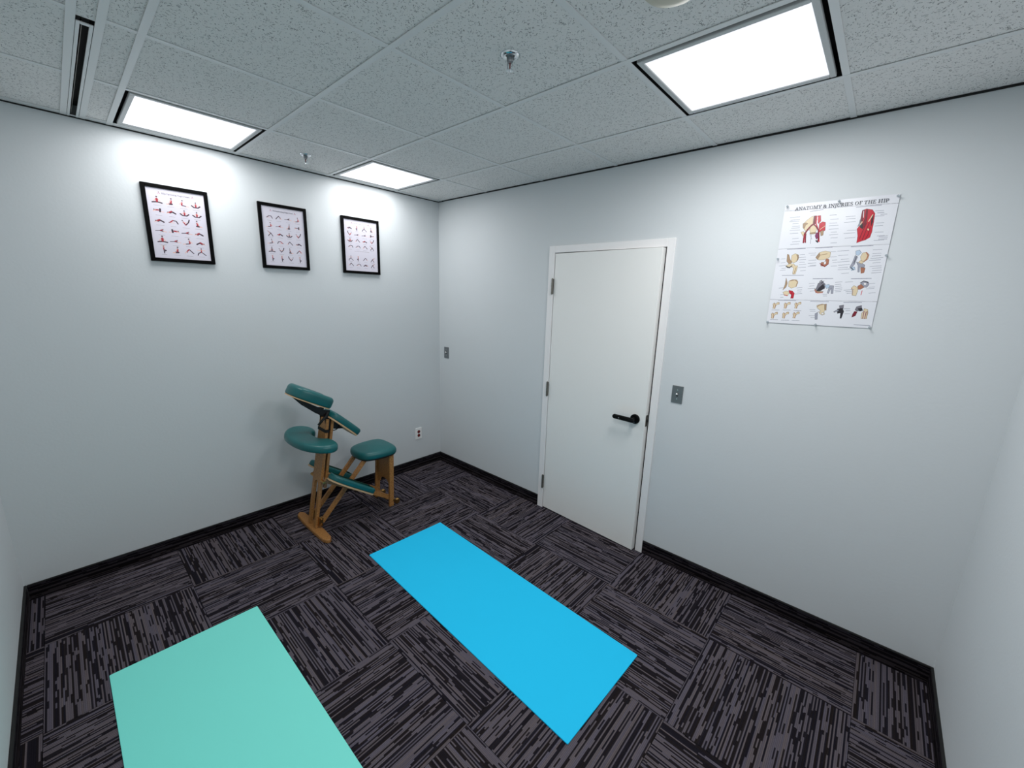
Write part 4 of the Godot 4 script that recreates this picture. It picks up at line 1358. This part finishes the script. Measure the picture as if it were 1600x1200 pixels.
# ---------------------------------------------------------------- switches, socket
func wall_fittings() -> void:
	for k in 2:
		var x: float = [2.474, 0.116][k]
		var t := thing("light_switch", ["steel light switch plate on the wall beside the door latch", "steel light switch plate beside the far room corner"][k], "light switch", Vector3(x, 1.155, 0), "steel toggle switches")
		put("plate", box_mesh(Vector3(0, 0.057, 0.003), Vector3(0.071, 0.114, 0.006), 0.002), M.steel, t)
		put("slot", box_mesh(Vector3(0, 0.057, 0.0062), Vector3(0.011, 0.025, 0.001)), M.black_metal, t)
		put("toggle", box_mesh(Vector3(0, 0.060, 0.011), Vector3(0.0085, 0.010, 0.016), 0.0015, Basis(Vector3.RIGHT, -0.5)), M.white_plastic, t)
		for y in [0.087, 0.027]:
			put("screw", lathe_mesh(facing(Vector3(0, 0, 1), Vector3(0, y, 0.0058)), [[0, 0], [0.0038, 0], [0.0034, 0.001], [0, 0.0014]], 14), M.chrome, t)
	var o := thing("power_outlet", "white wall socket plate with two red receptacles low on left wall", "power outlet", Vector3(0, 0.316, 0.284))
	o.rotation.y = PI / 2
	put("plate", box_mesh(Vector3(0, 0.060, 0.004), Vector3(0.076, 0.120, 0.008), 0.0025), M.white_plastic, o)
	for y in [0.080, 0.040]:
		var r := put("receptacle", lathe_mesh(facing(Vector3(0, 0, 1), Vector3(0, y, 0.0078)), [[0, 0], [0.0165, 0], [0.0165, 0.002], [0, 0.0022]], 24), M.red_plastic, o)
		for x in [-0.0062, 0.0062]:
			put("slot", box_mesh(Vector3(x, y + 0.003, 0.0099), Vector3(0.002, 0.008, 0.0008)), M.rubber, r)
		put("ground_hole", box_mesh(Vector3(0, y - 0.008, 0.0099), Vector3(0.004, 0.004, 0.0008)), M.rubber, r)
	put("screw", lathe_mesh(facing(Vector3(0, 0, 1), Vector3(0, 0.060, 0.0078)), [[0, 0], [0.003, 0], [0.0026, 0.001], [0, 0.0012]], 12), M.steel, o)

# ---------------------------------------------------------------- on the ceiling
func ceiling_fittings() -> void:
	for k in 2:
		var at: Vector3 = [Vector3(2.208, H + 0.003, 1.381), Vector3(0.384, H + 0.003, 1.389)][k]
		var t := thing("fire_sprinkler", ["chrome fire sprinkler in the middle of the ceiling", "chrome fire sprinkler between the two ceiling lights by left wall"][k], "sprinkler", at, "pendent fire sprinklers")
		put("escutcheon", lathe_mesh(Transform3D(Basis(), Vector3.ZERO), [[0.016, -0.004], [0.024, -0.010], [0.030, -0.007], [0.0365, -0.001], [0.036, 0.0]], 36, true), M.chrome, t)
		put("body", lathe_mesh(Transform3D(Basis(), Vector3.ZERO), [[0, -0.026], [0.010, -0.026], [0.012, -0.020], [0.0125, -0.006], [0.016, 0.0]], 24), M.steel, t)
		for s in [-1, 1]:
			put("arm", tube_mesh([Vector3(s * 0.010, -0.024, 0), Vector3(s * 0.0125, -0.034, 0), Vector3(s * 0.010, -0.044, 0), Vector3(s * 0.003, -0.050, 0)], 0.0022, 8), M.chrome, t)
		put("bulb", lathe_mesh(Transform3D(Basis(), Vector3.ZERO), [[0, -0.047], [0.0024, -0.045], [0.0024, -0.028], [0, -0.026]], 10, true), M.red_glass, t)
		var st := tool()
		lathe(st, Transform3D(Basis(), Vector3.ZERO), [[0, -0.0535], [0.006, -0.0535], [0.006, -0.051], [0, -0.051]], 12)
		for i in 10:
			var a := TAU * i / 10
			box(st, Vector3(cos(a) * 0.0095, -0.0522, sin(a) * 0.0095), Vector3(0.009, 0.0012, 0.004), 0.0, Basis(Vector3.UP, -a))
		lathe(st, Transform3D(Basis(), Vector3.ZERO), [[0, -0.057], [0.0025, -0.0565], [0.003, -0.050], [0, -0.049]], 10)
		put("deflector", done(st), M.chrome, t)
	var d := thing("smoke_detector", "round cream smoke detector on the ceiling at the top edge of picture", "smoke detector", Vector3(2.82, H + 0.003, 1.40))
	put("base", lathe_mesh(Transform3D(), [[0.088, -0.016], [0.097, -0.014], [0.097, 0.0]], 48), M.cream_plastic, d)
	put("cover", lathe_mesh(Transform3D(), [[0, -0.054], [0.050, -0.053], [0.074, -0.047], [0.088, -0.033], [0.090, -0.015]], 48, true), M.cream_plastic, d)
	# long air slot along the left end of the ceiling
	var s := thing("air_diffuser", "long narrow black air slot in a pale frame, upper left ceiling", "air vent", Vector3(0, H, 2.4315))
	var zw := 0.044
	for k in [-1, 1]:
		put("flange", span(Vector3(0.003, -0.001, k * 0.0165 - 0.005), Vector3(1.206, 0.003, k * 0.0165 + 0.005), 0.001), M.grid_paint, s)
	put("flange", span(Vector3(1.188, -0.001, -0.0115), Vector3(1.206, 0.003, 0.0115), 0.001), M.grid_paint, s)
	put("blade", span(Vector3(0.003, 0.010, 0.004), Vector3(1.190, 0.030, 0.0055)), M.hinge_steel, s)
	var st2 := tool()
	box(st2, Vector3(0.62, 0.06, 0), Vector3(1.24, 0.003, zw + 0.01))
	for k in [-1, 1]:
		box(st2, Vector3(0.62, 0.035, k * (zw / 2 + 0.004)), Vector3(1.24, 0.05, 0.003))
	box(st2, Vector3(1.239, 0.04, 0), Vector3(0.003, 0.04, zw))
	put("plenum_box", done(st2), M.black_slot, s)
